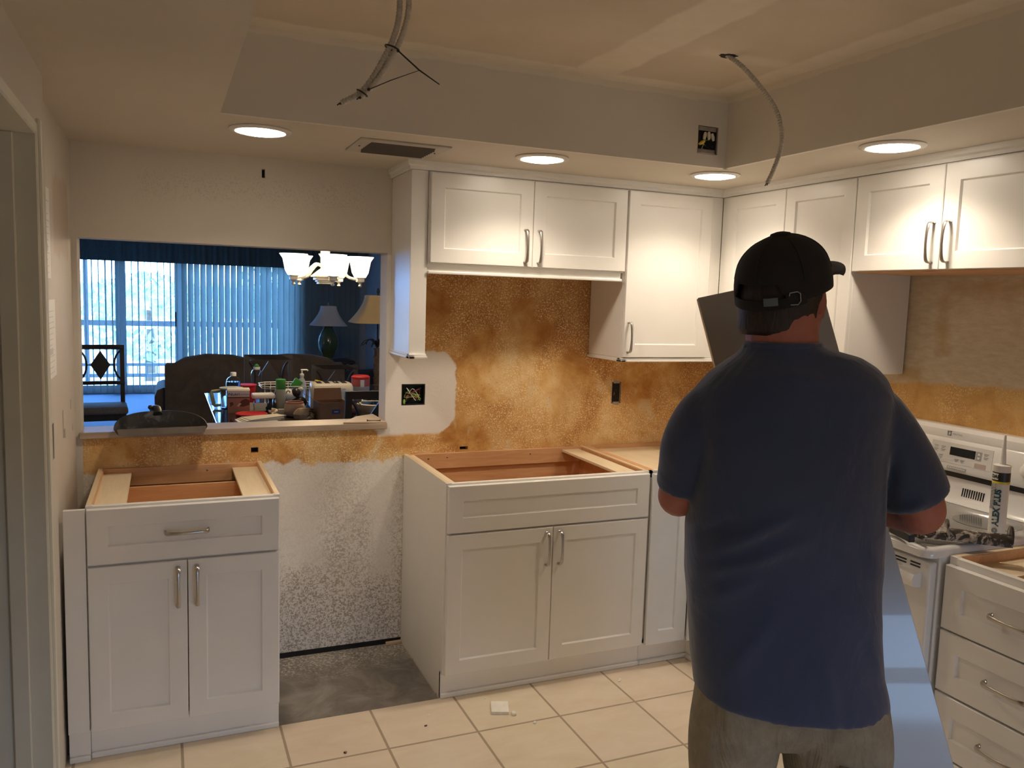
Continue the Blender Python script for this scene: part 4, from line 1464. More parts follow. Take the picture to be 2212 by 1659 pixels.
B = [tuple(Vector(p)+off*f) for p, f in zip(A[:-1], (1.1, 1.1, 1.1, 1.05, 1.0, .95, .85, .75))]
B[-1] = tuple(Vector(B[-1])+Vector((0, -.004, 0)))
B.append((-.538, -1.474, 2.078))
corrugated('conduit', B, .0076, 'right, shorter grey flexible conduit of the tied pair hanging from the raised ceiling')
k2 = 2.76/2.55
Cp = [tuple(CAM+(Vector(p)-CAM)*k2) for p in [(.574, -1.453, 2.343), (.621, -1.473, 2.307), (.675, -1.496, 2.248), (.718, -1.514, 2.189), (.738, -1.523, 2.128), (.739, -1.524, 2.073), (.724, -1.517, 2.011), (.708, -1.510, 1.966)]]
Cp[0] = (Cp[0][0], Cp[0][1], 2.402)
corrugated('conduit', Cp, .0080, 'single curved grey flexible conduit hanging from the raised ceiling near the corner')
q = MB()
for k in range(9):
    a = 2*PI*k/9
    q.ball((Cp[0][0]+.020*math.cos(a)+.006, Cp[0][1]+.017*math.sin(a), TZ-.0005), (.009+.004*(k % 3), .008, .0012), 8, 4)
o = q.build('ceiling_hole', M['dark']); tag(o, 'ragged dark hole in the raised ceiling where the single conduit comes out', 'hole')
def tie(loop_c, ax, r, tail, label, th=.0016, w_=.0022):
    q = MB()
    ax = Vector(ax).normalized(); c = Vector(loop_c)
    a = ax.orthogonal().normalized(); b = ax.cross(a)
    q.tube([c+a*math.cos(2*PI*k/16)*r+b*math.sin(2*PI*k/16)*r for k in range(16)], [(w_, th)]*16, 6, closed=True)
    q.ball(tail[0], .0042, 8, 6)
    q.tube(tail, [th*1.25]*(len(tail)-1)+[th*.8], 6)
    o = q.build('cable_tie', M['black'], None, 40, off=loop_c)
    o.location = loop_c
    return tag(o, label, 'cable tie', 'black cable ties')
tie((-.466, -1.503, 2.199), (.30, -.1, 1), .0185, [(-.455, -1.520, 2.190), (-.408, -1.544, 2.145), (-.361, -1.564, 2.112)], 'black cable tie with the longer straight tail, higher on the conduit pair')
tie((-.532, -1.472, 2.090), (.5, -.2, .9), .0155, [(-.520, -1.490, 2.096), (-.470, -1.510, 2.120), (-.408, -1.544, 2.144)], 'black cable tie with the thin bent tail, at the lower end of the conduit pair', .0010, .0018)

def outlet_box(label, c, w_, h_, d, wires, into=(0, 1, 0), open_m='steel', plate_ears=True):
    t = thing('outlet_box', label, 'outlet box', c)
    q = MB(); k = .0022
    x, z = w_/2-.001, h_/2-.001
    q.box((-x, .004, -z), (-x+k, d, z)); q.box((x-k, .004, -z), (x, d, z)); q.box((-x, .004, -z), (x, d, -z+k)); q.box((-x, .004, z-k), (x, d, z)); q.box((-x, d-k, -z), (x, d, z))
    q.build('box', M[open_m], t)
    random.seed(int(abs(c[0])*1000))
    for k_, (m, n) in enumerate(wires):
        for j in range(n):
            q = MB()
            p0 = Vector((random.uniform(-x*.8, x*.8), d*.8, random.uniform(-z*.8, z*.8)))
            p1 = Vector((random.uniform(-x*.8, x*.8), d*.25, random.uniform(-z*.7, z*.7)))
            p2 = Vector((random.uniform(-x*.7, x*.7), d*.15, random.uniform(-z*.8, z*.3)))
            q.tube(crom([tuple(p0), tuple(p1), tuple(p2)], 5), .0016, 6)
            q.build('wire', M[m], t, 60)
    return t
cx_, cz_ = (BOX_A[0]+BOX_A[1])/2, (BOX_A[2]+BOX_A[3])/2
ob = outlet_box('open double outlet box with loose coloured wires in the white plaster patch', (cx_, WY, cz_), .106, .092, .045, (('grnwire', 4), ('copper', 3), ('black', 4), ('white', 2)), open_m='black')
q = MB().lathe([(.004, 0), (.006, .012), (.0035, .020), (.001, .021)], (-.040, .008, -.042), 10); q.build('wire_nut', M['grnwire'], ob, 40)
cx_, cz_ = (BOX_B[0]+BOX_B[1])/2, (BOX_B[2]+BOX_B[3])/2
ob = outlet_box('open single outlet box with grey metal tabs in the brown wall, left of the man', (cx_, WY, cz_), .050, .104, .045, (('copper', 3), ('grnwire', 1), ('black', 3)), open_m='steel')
for z in (.046, -.060):
    MB().box((-.017, -.0015, z), (.017, .0015, z+.014), .001).build('tab', M['steel'], ob)
q = MB().box((-.0225, .006, -.049), (.0225, .030, .049)); q.build('dark_inside', M['dark'], ob)
cx_, cz_ = (JB[0]+JB[1])/2, (JB[2]+JB[3])/2
ob = outlet_box('open metal junction box with pale wire nuts set in the raised ceiling edge', (cx_, TY1, cz_), .092, .102, .045, (('black', 5), ('grnwire', 2), ('white', 2)))
q = MB().box((-.043, .010, -.049), (.043, .012, .049)); q.build('dark_inside', M['dark'], ob)
for z in (.034, -.051):
    MB().box((-.046, -.0015, z), (.036, .0015, z+.016), .001).build('tab', M['steel'], ob)
for k, (x, z, a) in enumerate(((-.018, .014, 15), (.002, .016, -5), (.020, .012, -18), (-.030, -.012, 60))):
    q = MB().lathe([(.0045, -.014), (.0075, .0), (.0055, .014), (.002, .016)], (0, 0, 0), 10, M=Matrix.Translation((x, -.003, z)) @ Matrix.Rotation(rad(a), 4, 'Y'))
    q.build('wire_nut', M['yellow' if k == 3 else 'cream'], ob, 40)

# papers taped to the left wall
M['paper'] = mat('printed paper', (.80, .79, .76), .7, var=.02)
M['paperink'] = mat('grey paper print', (.58, .58, .57), .7, var=.05)
def wall_paper(y0, y1, z0, z1, label):
    o = MB().box((LX+.0006, y0, z0), (LX+.0016, y1, z1)).build('paper_sheet', M['paper'], None, None, off=(LX, (y0+y1)/2, z0))
    o.location = (LX, (y0+y1)/2, z0)
    random.seed(int(z0*100))
    q = MB(); n = 12; h = z1-z0; wd = (y1-y0)/2
    for k in range(n):
        z = h*(.06+.86*k/n)
        q.box((.0017, -wd*.8, z), (.0021, wd*random.uniform(.1, .8), z+.0020))
    q.box((.0017, -wd*.7, h*.30), (.0020, wd*.2, h*.38))
    q.build('print', M['paperink'], o)
    return tag(o, label, 'paper', 'papers on the left wall')
wall_paper(-.83, -.665, 1.610, 1.880, 'upper printed sheet of paper taped to the left wall')
p_ = wall_paper(-.79, -.590, 1.305, 1.545, 'lower printed sheet of paper with blue tape on the left wall')
M['bluetape'] = mat('blue painter tape', (.10, .10, .34), .6, var=.08)
MB().box((.0012, -.105, .225), (.0026, -.080, .262)).build('tape', M['bluetape'], p_)

# ---------------------------------------------------------------- on the serving sill
M['dusty'] = None
gd = G('dusty black plastic')
v_ = gd.obj()
n_ = gd.noise(v_, 18, 6, .7, .6)
M['dusty'] = gd.out(gd.mix(gd.step(n_, .50, .72), (.018, .018, .019), (.12, .115, .10)), gd.math('ADD', .22, n_*.35))
dp = thing('dustpan', 'dusty black half-moon dustpan lying on the raw sill of the serving opening', 'dustpan', (-1.008, -.052, 1.0225), rad(4))
hw = .153
def moon(z, k=1.0, dy=0):
    return [(-hw*k, -.075-dy, z), (hw*k, -.075-dy, z)]+[(hw*1.03*k*math.cos(PI*j/16)**.8 if j <= 8 else -hw*1.03*k*abs(math.cos(PI*j/16))**.8, -.045+.135*k*math.sin(PI*j/16), z) for j in range(0, 17)]
q = MB().loft([moon(.001), moon(.004)])
q.build('pan', M['dusty'], dp, 40)
q = MB()
rows = []
for j in range(0, 33):
    a = PI*j/32
    c = math.cos(a)
    x = hw*1.03*math.copysign(abs(c)**.8, c); y = -.045+.135*math.sin(a)
    h = .020+.048*math.sin(a)**.8
    x2, y2 = x*1.07, y+.012*math.sin(a)
    rows.append([(x, y, .002), (x2, y2, h), (x2*1.012, y2+.003, h), (x*1.012, y+.003, .002)])
q.loft(rows)
q.build('rim', M['dusty'], dp, 50)
q = MB()
M['dustsheen'] = mat('dust and sheen grey plastic', (.17, .155, .13), .5, var=.25, vs=14)  # grey mixes dust with the plastic's reflection painted in
q.loft([[(-hw*1.01, -.0790, .001), (hw*1.01, -.0790, .001), (hw*1.05, -.0815, .026), (-hw*1.05, -.0815, .026)], [(-hw*1.01, -.0755, .001), (hw*1.01, -.0755, .001), (hw*1.05, -.0780, .026), (-hw*1.05, -.0780, .026)]])
q.build('lip', M['dustsheen'], dp)
q = MB().tube(crom([(-.005, .095, .055), (-.008, .14, .074), (-.012, .20, .058)], 5), [(.013, .018)]*11, 12)
q.ball((-.030, .14, .078), (.010, .02, .010), 10, 8)
q.build('handle', M['black'], dp, 50)
# board offcut leaning on the sill end, screws
q = MB().prism([(-.275, -.010), (-.085, -.028), (-.090, .215), (-.185, .150)], 2, 1.023, 1.029, .001)
o = q.build('cardboard_scrap', M['pine'], None, None, off=(-.17, .07, 1.023)); o.location = (-.17, .07, 1.023)
tag(o, 'flat tan offcut lying on the right end of the raw sill', 'offcut')
def screw(loc, rz, label, L_=.030):
    q = MB().tube([(0, 0, .0025), (L_, 0, .0025)], [.0022, .0012], 8).tube([(-.003, 0, .0035), (.0, 0, .0035)], [.0048, .0040], 10)
    o = q.build('drywall_screw', M['black'], None, 50); o.location = loc; o.rotation_euler = (0, 0, rz)
    return tag(o, label, 'screw', 'black screws on the sill')
screw((-.165, -.006, 1.030), rad(8), 'black drywall screw lying farther left on the offcut')
screw((-.112, -.012, 1.030), rad(168), 'black drywall screw lying nearest the right jamb')
# pencil in the left cabinet
q = MB().tube([(0, 0, .0045), (0, .115, .0045)], .0042, 6).tube([(0, .115, .0045), (0, .128, .0045)], [.0042, .001], 6)
o = q.build('red_pencil', M['red']); o.location = (-.660, -.50+0, .846+.0003); o.rotation_euler = (0, 0, rad(-6))
tag(o, 'short red pencil lying on the pale corner board of the drawer cabinet', 'pencil')

# ---------------------------------------------------------------- on the floor
def scrap(name, loc, rz, size, m, label, cat, bev=.0):
    q = MB().box((-size[0]/2, -size[1]/2, 0), (size[0]/2, size[1]/2, size[2]), bev)
    o = q.build(name, M[m]); o.location = loc; o.rotation_euler = (0, 0, rz)
    return tag(o, label, cat)
M['plaster'] = mat('plaster chip', (.86, .83, .76), .8, var=.06, vs=40)
s_ = scrap('board_offcut', (.192, -.766, 0), rad(-20), (.068, .084, .013), 'plaster', 'small square white board offcut on the beige floor tiles', 'offcut', .001)
o = MB().box((-.006, -.010, 0), (.010, .010, .012), .002).build('plaster_crumb', M['plaster']); o.location = (.225, -.822, 0); tag(o, 'plaster crumb at the corner of the square offcut', 'debris', 'crumbs on the floor')
for k, (x, y, sx, sy, a, lb) in enumerate(((.757, -.717, .016, .010, 20, 'pale curled chip on the tiles nearest the man'), (.278, -.905, .018, .012, 40, 'white plastic tab on the tiles right of the square offcut'), (.17, -.668, .012, .004, 60, 'tiny pale splinter on the tiles behind the square offcut'),
                                           (-.08, -.72, .030, .003, 35, 'thin wood sliver on the tiles near the bare concrete'), (-.43, -.866, .013, .010, 10, 'brown crumb near the bottom edge on the tiles'), (-.115, -.79, .012, .003, 0, 'dark speck of wire on the tiles'))):
    q = MB().ball((0, 0, .003), (sx/2, sy/2, .004), 10, 6)
    if k == 0:
        q.ball((.006, .002, .008), (.004, .006, .003), 8, 6)
    o = q.build('floor_chip', M['plaster' if k < 4 else 'gun']); o.location = (x, y, 0); o.rotation_euler = (0, 0, rad(a))
    tag(o, lb, 'debris', 'crumbs on the floor')
s_ = scrap('wood_shim', (-.035, -.028, -.008), rad(2), (.075, .018, .012), 'pine', 'short reddish wood shim at the foot of the stripped wall', 'shim', .001)
# printed flyer at the bottom edge of the picture
fl = scrap('flyer', (-.80, -.985, 0), rad(-16), (.24, .28, .0012), 'paper', 'white printed flyer lying on the tiles in front of the drawer cabinet', 'flyer')
for body_, sz, x, y in (('LITE', .020, -.100, .125), ('scoops  lifters', .016, -.028, .126)):
    me = text_mesh(body_, sz, .0001, 'LEFT', .0006)
    me.transform(Matrix.Translation((x, y, .0014))); me.materials.append(M['ink'])
    mesh_obj('lettering', me, fl)

# ---------------------------------------------------------------- dining corner seen through the opening
M['chand'] = mat('white chandelier enamel', (.78, .74, .62), .35, var=.03)
M['shadeglow'] = emitter('lit frosted glass shade', (1.0, .90, .72), 1.7)
ch = thing('chandelier', 'white chandelier with five lit bell glass shades seen through the serving opening', 'chandelier', (.066, 2.35, 2.42))
H = lambda z: z-2.42
q = MB().box((-.028, -.028, H(1.72)), (.028, .028, H(2.05)), .004).cyl((0, 0, H(2.0)), (0, 0, -.03), .008).lathe([(.06, -.03), (.065, -.005), (.0, 0)], n=20)
q.build('stem', M['chand'], ch, 40)
q = MB()
for a, z0, z1 in ((.088, 1.695, 1.706), (.072, 1.675, 1.695), (.060, 1.662, 1.675), (.052, 1.648, 1.662)):
    q.box((-a, -a, H(z0)), (a, a, H(z1)), .002)
q.loft([[(-.085, -.085, H(1.706)), (.085, -.085, H(1.706)), (.085, .085, H(1.706)), (-.085, .085, H(1.706))], [(-.03, -.03, H(1.755)), (.03, -.03, H(1.755)), (.03, .03, H(1.755)), (-.03, .03, H(1.755))]])
q.build('hub', M['chand'], ch)
for k in range(5):
    a = rad(83+72*k)
    c, s_ = rh.x*math.sin(a)+fh.x*math.cos(a), rh.y*math.sin(a)+fh.y*math.cos(a)
    R_ = .245
    arm = MB().tube(crom([(.03*c, .03*s_, H(1.775)), (.075*c, .075*s_, H(1.785)), (.125*c, .125*s_, H(1.745)), (.165*c, .165*s_, H(1.700)), (R_*c, R_*s_, H(1.684))], 6), .0105, 10).build('arm', M['chand'], ch, 60)
    q = MB().box((R_*c-.032, R_*s_-.032, H(1.696)), (R_*c+.032, R_*s_+.032, H(1.704)), .002).box((R_*c-.026, R_*s_-.026, H(1.670)), (R_*c+.026, R_*s_+.026, H(1.696)), .002)
    q.lathe([(.024, H(1.671)), (.010, H(1.662)), (.006, H(1.654)), (.012, H(1.648)), (.013, H(1.641)), (.006, H(1.634)), (.0, H(1.633))], (R_*c, R_*s_, 0), 14)
    q.build('cup', M['chand'], arm, 40)
    q = MB().lathe([(.040, H(1.703)), (.058, H(1.735)), (.066, H(1.775)), (.074, H(1.815)), (.096, H(1.848)), (.092, H(1.848)), (.070, H(1.815)), (.062, H(1.775)), (.054, H(1.737)), (.036, H(1.707))], (R_*c, R_*s_, 0), 28)
    q.build('glass_shade', M['shadeglow'], arm, 60)
l = bpy.data.lights.new('lamp', 'POINT'); l.energy = LAMP_W*3; l.color = (1, .74, .46); l.shadow_soft_size = .12
o = bpy.data.objects.new('lamp', l); COL.objects.link(o); o.parent = ch; o.location = (0, 0, H(1.93))

# dining table
TT = .76
M['tabletop'] = mat('dark polished table top', (.022, .016, .014), .10, var=.2, vs=6, Coat_Weight=.7, Coat_Roughness=.05)
tbx0, tbx1, tby0, tby1 = -.70, .46, 1.66, 3.36
t = thing('dining_table', 'dark polished dining table crowded with kitchen goods beyond the opening', 'table', ((tbx0+tbx1)/2, (tby0+tby1)/2, 0))
hx, hy = (tbx1-tbx0)/2, (tby1-tby0)/2
MB().box((-hx, -hy, TT-.032), (hx, hy, TT), .004, 2).build('tabletop', M['tabletop'], t)
MB().box((-hx+.06, -hy+.06, TT-.11), (hx-.06, hy-.06, TT-.032)).build('apron', M['blackwood'], t)
for sx in (-1, 1):
    for sy in (-1, 1):
        MB().loft([[(sx*(hx-.09)+a*s_, sy*(hy-.09)+b*s_, z) for a, b in ((-.035, -.035), (.035, -.035), (.035, .035), (-.035, .035))] for z, s_ in ((0, .7), (TT-.034, 1))]).build('leg', M['blackwood'], t)

def dining_chair(label, loc, rz):
    t = thing('dining_chair', label, 'chair', loc, rz, 'dining chairs')
    W2 = .205
    # front towards -y, back at +y
    def bp(z):
        return .19+max(0, z-.45)*.13
    for sx in (-1, 1):
        q = MB().loft([[(sx*(W2-.02)+a, bp(z)+b+(.06*(.45-z)/.45*.5 if z < .45 else 0), z) for a, b in ((-.019, -.014), (.019, -.014), (.019, .014), (-.019, .014))] for z in (0, .2, .42, .55, .8, 1.0)])
        q.build('rear_leg', M['blackwood'], t)
        q = MB().loft([[(sx*(W2-.022)+a*k, -.205+b*k, z) for a, b in ((-.02, -.02), (.02, -.02), (.02, .02), (-.02, .02))] for z, k in ((0, .75), (.42, 1))])
        q.build('front_leg', M['blackwood'], t)
    MB().box((-W2+.004, -.215, .37), (W2-.004, .20, .425), .003).build('seat_frame', M['blackwood'], t)
    MB().box((-W2-.012, -.235, .425), (W2+.012, .195, .492), .022, 3).build('seat_cushion', M['seat'], t, 60)
    def rail(z0, z1, name):
        MB().loft([[(x, bp((z0+z1)/2)-.018+.012*(x/W2)**2*-1+.010, z0), (x, bp((z0+z1)/2)+.010, z0), (x, bp((z0+z1)/2)+.014, z1), (x, bp((z0+z1)/2)-.014, z1)] for x in (-W2, -W2*.5, 0, W2*.5, W2)]).build(name, M['blackwood'], t)
    rail(.985, 1.030, 'top_rail'); rail(.655, .690, 'lower_rail')
    zc = .84
    q = MB()
    for sx in (-1, 1):
        pts = []
        for k in range(11):
            a = rad(-78+156*k/10)
            z = zc+.150*math.sin(a)
            pts.append((sx*(W2-.01-.098*math.cos(a)+.02), bp(z), z))
        q.tube(pts, [(.011, .010)]*11, 6, upv=(0, 1, 0))
    q.build('curved_slats', M['blackwood'], t, 40)
    q = MB().loft([[(x*1, bp(z)+d, z) for x, z in ((0, zc+.135), (.085, zc), (0, zc-.140), (-.085, zc))] for d in (-.010, .010)])
    q.tube([(-.11, bp(zc), zc), (.11, bp(zc), zc)], .005, 6)
    q.build('diamond_splat', M['blackwood'], t)
    return t
c1 = dining_chair('dining chair with grey seat standing alone, its diamond back against the bright blinds', (-1.530, 4.80, 0), rad(4))
c2 = place_copy(c1, (-.150, 3.60, 0), rad(0), 'dark dining chair at the far end of the table, in front of the sofa')
c3 = place_copy(c1, (.40, 3.62, 0), rad(-8), 'dark dining chair behind the white toaster, right of the table end')
c3.scale = (1, 1, .91)
c4 = place_copy(c1, (.165, 1.36, 0), rad(180), 'dark dining chair nearest the opening, its top rail in front of the carton box')

# sofa with its back to us
gs = G('brown grey suede')
v_ = gs.obj(); n_ = gs.noise(v_, 6, 5, .6, 1.0)
M['sofa'] = gs.out(gs.mix(gs.step(n_, .35, .65), (.070, .052, .038), (.095, .072, .054)), .85, bump=(gs.noise(v_, 240, 3), .25, .004), Sheen_Weight=.2)
sf = thing('sofa', 'dark brown suede sofa seen from behind, facing the patio blinds', 'sofa', (-.10, 5.6, 0))
q = MB()
rows = []
for x in [-.89, -.885, -.87, -.80, -.70, -.5, -.25, -.12, -.07, -.02, .1, .3, .55, .72, .80, .87, .885, .89]:
    if abs(x) > .78:
        h = .84+.0*x
    else:
        c = .36 if x > -.07 else -.42
        wd = .43 if x > -.07 else .36
        h = .84+.095*max(0, 1-((x-c)/wd)**2)**.5
    if abs(x) > .88:
        h -= .02
    e = .02 if abs(x) > .885 else 0
    rows.append([(x, -.44+e, .05), (x, -.45+e, .5), (x, -.43+e, h-.05), (x, -.39+e, h-.008), (x, -.33, h), (x, -.24, h-.01), (x, -.18-e, h-.07), (x, -.14-e, .45), (x, -.14-e, .05)])
q.loft(rows)
q.build('backrest', M['sofa'], sf, 50)
for sx in (-1, 1):
    q = MB().loft([[(sx*(.90+dx)*1, y, z) for dx, z in ((-.10, .05), (-.10, .50), (-.07, .57), (.0, .595), (.06, .57), (.085, .50), (.08, .05))] for y in (-.38, -.35, .35, .42)])
    q.build('armrest', M['sofa'], sf, 60)
for k in (-1, 1):
    MB().box((k*.40-.385, -.15, .25), (k*.40+.385, .42, .46), .05, 3).build('seat_cushion', M['sofa'], sf, 60)
MB().box((-.85, -.40, .0), (.85, .38, .26), .01).build('base', M['sofa'], sf)

# reclining chair to the right
M['leatherblue'] = mat('dark grey leather', (.045, .046, .052), .38, var=.2, vs=7, bump=.15, bs=120)
rc = thing('recliner', 'puffy dark leather recliner at the right end of the room, beside the floor lamp', 'armchair', (1.42, 5.93, 0), rad(-62))
MB().box((-.36, -.36, .04), (.36, .36, .30), .03, 2).build('base', M['leatherblue'], rc, 60)
MB().box((-.30, -.40, .28), (.30, .30, .50), .08, 4).build('seat_cushion', M['leatherblue'], rc, 80)
for z, y, h_, t_ in ((.62, .30, .17, .13), (.86, .36, .15, .13), (1.00, .42, .12, .12)):
    MB().ball((0, y, z), (.34, t_, h_), 20, 12).build('back_cushion', M['leatherblue'], rc, 180)
for sx in (-1, 1):
    q = MB().loft([[(sx*(.40+dx), y, z) for dx, z in ((-.08, .05), (-.09, .58), (-.04, .66), (.05, .66), (.10, .58), (.09, .05))] for y in (-.40, -.34, .30, .36)])
    q.build('armrest', M['leatherblue'], rc, 70)

# table lamp on an end table
et = thing('end_table', 'small dark end table carrying the lamp, behind the sofa', 'table', (.92, 6.9, 0))
MB().box((-.30, -.25, .70), (.30, .25, .735), .004).build('tabletop', M['blackwood'], et)
for sx in (-1, 1):
    for sy in (-1, 1):
        MB().box((sx*.26-.02, sy*.21-.02, 0), (sx*.26+.02, sy*.21+.02, .70)).build('leg', M['blackwood'], et)
M['bluebox'] = mat('dark navy box', (.015, .02, .05), .5, var=.1)
o = MB().box((-.12, -.06, 0), (.10, .06, .055), .004).build('storage_box', M['bluebox']); o.location = (.69, 6.80, .736)
tag(o, 'small dark box on the end table, left of the green lamp', 'box')
M['celadon'] = mat('green glazed ceramic', (.06, .10, .05), .08, var=.3, vs=6, Coat_Weight=.6)
M['shadegrey'] = mat('pale lamp shade fabric', (.55, .56, .60), .8, var=.03)
M['shadetan'] = mat('tan lamp shade fabric', (.46, .36, .20), .8, var=.03)
def bell_shade(mb, z0, z1, r0, r1, sq=4, n=28, e=4):
    rings = []
    for k in range(9):
        t = k/8
        r = r1+(r0-r1)*(1-t)**1.7
        rg_ = []
        for j in range(n):
            a = 2*PI*j/n
            c, s_ = math.cos(a), math.sin(a)
            rg_.append((r*math.copysign(abs(c)**(2/e), c), r*math.copysign(abs(s_)**(2/e), s_), lerp(z0, z1, t)))
        rings.append(rg_)
    mb.loft(rings, cap=False)
    inner = [[(x*.985, y*.985, z) for x, y, z in r_] for r_ in rings[::-1]]
    mb.loft(inner, cap=False)
lp = thing('table_lamp', 'table lamp with green vase base and pale bell shade in front of the closed blinds', 'lamp', (.92, 6.85, .736))
q = MB().lathe([(.075, 0), (.078, .015), (.055, .03), (.070, .06), (.115, .14), (.130, .21), (.118, .29), (.085, .36), (.055, .41), (.050, .435), (.058, .445), (.03, .455)], n=28)
q.build('vase_base', M['celadon'], lp, 60)
q = MB().cyl((0, 0, .45), (0, 0, .70), .006).ball((0, 0, .71), (.012, .012, .018), 10, 8); q.build('rod', M['nickel'], lp, 40)
q = MB(); bell_shade(q, .435, .680, .230, .095, e=3.2); q.build('lamp_shade', M['shadegrey'], lp, 60)
fl = thing('floor_lamp', 'palm tree floor lamp with tan bell shade at the right edge of the opening', 'lamp', (.975, 4.5, 0))
q = MB().lathe([(.14, 0), (.14, .02), (.05, .04)], n=24)
for k in range(14):
    z = .04+k*.072
    q.lathe([(.030, z), (.040, z+.062), (.030, z+.072)], n=14)
M['trunk'] = mat('carved brown trunk', (.12, .075, .045), .6, var=.3, vs=30)
q.build('trunk', M['trunk'], fl, 40)
q = MB()
for k in range(8):
    a = 2*PI*k/8+.3
    L_ = .12+.03*(k % 3)
    pts = [(0, 0, 1.06), (L_*.5*math.cos(a), L_*.5*math.sin(a), 1.13), (L_*math.cos(a), L_*math.sin(a), 1.12-.02*(k % 2)), (L_*1.25*math.cos(a), L_*1.25*math.sin(a), 1.07)]
    q.tube(crom(pts, 4), [(.004, .016*(1-i/14)+.002) for i in range(13)], 6, upv=(0, 0, 1))
M['palm'] = mat('dark bronze palm leaf', (.03, .028, .02), .45, .3, .2)
q.build('palm_leaves', M['palm'], fl, 50)
q = MB().cyl((0, 0, 1.05), (0, 0, 1.60), .010).lathe([(.006, 1.585), (.016, 1.605), (.012, 1.63), (.004, 1.645)], n=12); q.build('pole', M['black'], fl, 40)
q = MB(); bell_shade(q, 1.300, 1.572, .270, .120, e=5); q.build('lamp_shade', M['shadetan'], fl, 60)

# ---------------------------------------------------------------- blinds and valance
gb = G('teal vinyl slat')
v_ = gb.obj()
tl = gb.node('ShaderNodeBsdfTranslucent'); gb.put(tl.inputs[0], gb.ramp(gb.noise(v_, 6), [(.3, (.40, .42, .40)), (.7, (.44, .46, .44))]))
df = gb.node('ShaderNodeBsdfDiffuse'); gb.put(df.inputs[0], (.40, .44, .42))
ms = gb.node('ShaderNodeMixShader'); ms.inputs[0].default_value = .5
gb.t.links.new(df.outputs[0], ms.inputs[1]); gb.t.links.new(tl.outputs[0], ms.inputs[2]); gb.t.links.new(ms.outputs[0], gb.t.nodes['Material Output'].inputs['Surface'])
M['slat'] = gb.m
def blind(name, label, xs, angs, wd=.089):
    t = thing(name, label, 'blinds', ((xs[0]+xs[-1])/2, 9.62, 0), 0, 'vertical blinds over the patio door')
    q = MB()
    for x, a in zip(xs, angs):
        d = Vector((math.cos(a), math.sin(a), 0)); nrm = Vector((-d.y, d.x, 0))
        rows = []
        for k in range(5):
            s_ = -.5+k/4
            c = Vector((x-t.location.x, 0, 0))+d*(wd*s_)+nrm*(.008*(1-4*s_*s_))
            rows.append([(c.x, c.y, .025), (c.x, c.y, 2.06)])
        q.loft([[rows[k][0], rows[k][1], tuple(Vector(rows[k][1])+nrm*.0012), tuple(Vector(rows[k][0])+nrm*.0012)] for k in range(5)])
    q.build('slats', M['slat'], t)
    MB().box((xs[0]-.05-t.location.x, -.02, 2.06), (xs[-1]+.05-t.location.x, .02, 2.10)).build('head_rail', M['alu'], t)
    return t
random.seed(11)
xs = [-2.62+k*.0865 for k in range(22)]
blind('vertical_blind', 'left half of the vertical blinds, slats turned open so the bright patio shows', xs, [rad(84+random.uniform(-5, 5)) for k in range(22)])
xs = [-.70+k*.0865 for k in range(31)]
blind('vertical_blind', 'right half of the vertical blinds, teal slats turned nearly closed', xs, [rad(30-min(22, max(0, k-6)*1.7)+random.uniform(-3, 3)) for k in range(31)], .092)
gv = G('teal pleated valance cloth')
v_ = gv.obj()
M['valance'] = gv.out(gv.ramp(gv.noise(gv.scale(v_, (3, 3, 30)), 8, 4), [(.3, (.05, .085, .085)), (.7, (.075, .11, .11))]), .8)
vl = thing('valance', 'dark teal pleated valance along the top of the patio blinds', 'valance', (-.35, 9.50, 2.14))
q = MB()
rows = []
for k in range(361):
    x = -2.35+4.72*k/360
    ph = (x % .155)/.155
    pin = math.exp(-((ph-.5)/.13)**2)
    y = -.018*math.sin(2*PI*ph*2)*.5-.03*pin
    rows.append([(x, y*.3-.01, .26), (x, y-.02, .14), (x, y*.9-.02, .08), (x, .012*math.sin(2*PI*ph)-.015, -.205), (x, .012*math.sin(2*PI*ph)-.005, -.205), (x, .0, .26)])
q.loft(rows)
q.build('pleated_cloth', M['valance'], vl, 60)
MB().box((-2.35, 0, .24), (2.37, .10, .265)).build('board', M['valance'], vl)

# ---------------------------------------------------------------- patio
M['patiotile'] = paint('pale patio tile', (.55, .56, .54), (.62, .63, .60), 4)
setting(MB().box((-5, 9.87, -.08), (4, 11.6, -.02)).build('floor_patio', M['patiotile']))
rl = thing('patio_railing', 'white patio railing and screen posts outside the blinds', 'railing', (-.4, 11.45, -.02))
q = MB()
for z, h in ((.99, .09), (.12, .06), (.30, .05)):
    q.box((-4, -.02, z-h/2), (4, .02, z+h/2))
for k in range(54):
    q.box((-4+k*.15-.009, -.009, .1), (-4+k*.15+.009, .009, .30))
M['railbacklit'] = mat('backlit patio rail', (.06, .07, .08), .6, var=.1)  # white rail darkened in colour to stand for its backlit side
q.build('rails', M['railbacklit'], rl)
for x in (-3.2, -1.75, -.35, 1.1, 2.5):
    MB().box((x-.035, -.03, 0), (x+.035, .03, 2.5)).build('post', M['railbacklit'], rl)
gl_t = G('leaf mass')
n_ = gl_t.noise(gl_t.obj(), 9, 5)
M['leaf'] = gl_t.out(gl_t.ramp(n_, [(.3, (.25, .34, .26)), (.7, (.40, .50, .40))]), .6)
M['bark'] = mat('tree bark', (.12, .09, .07), .8, var=.3)
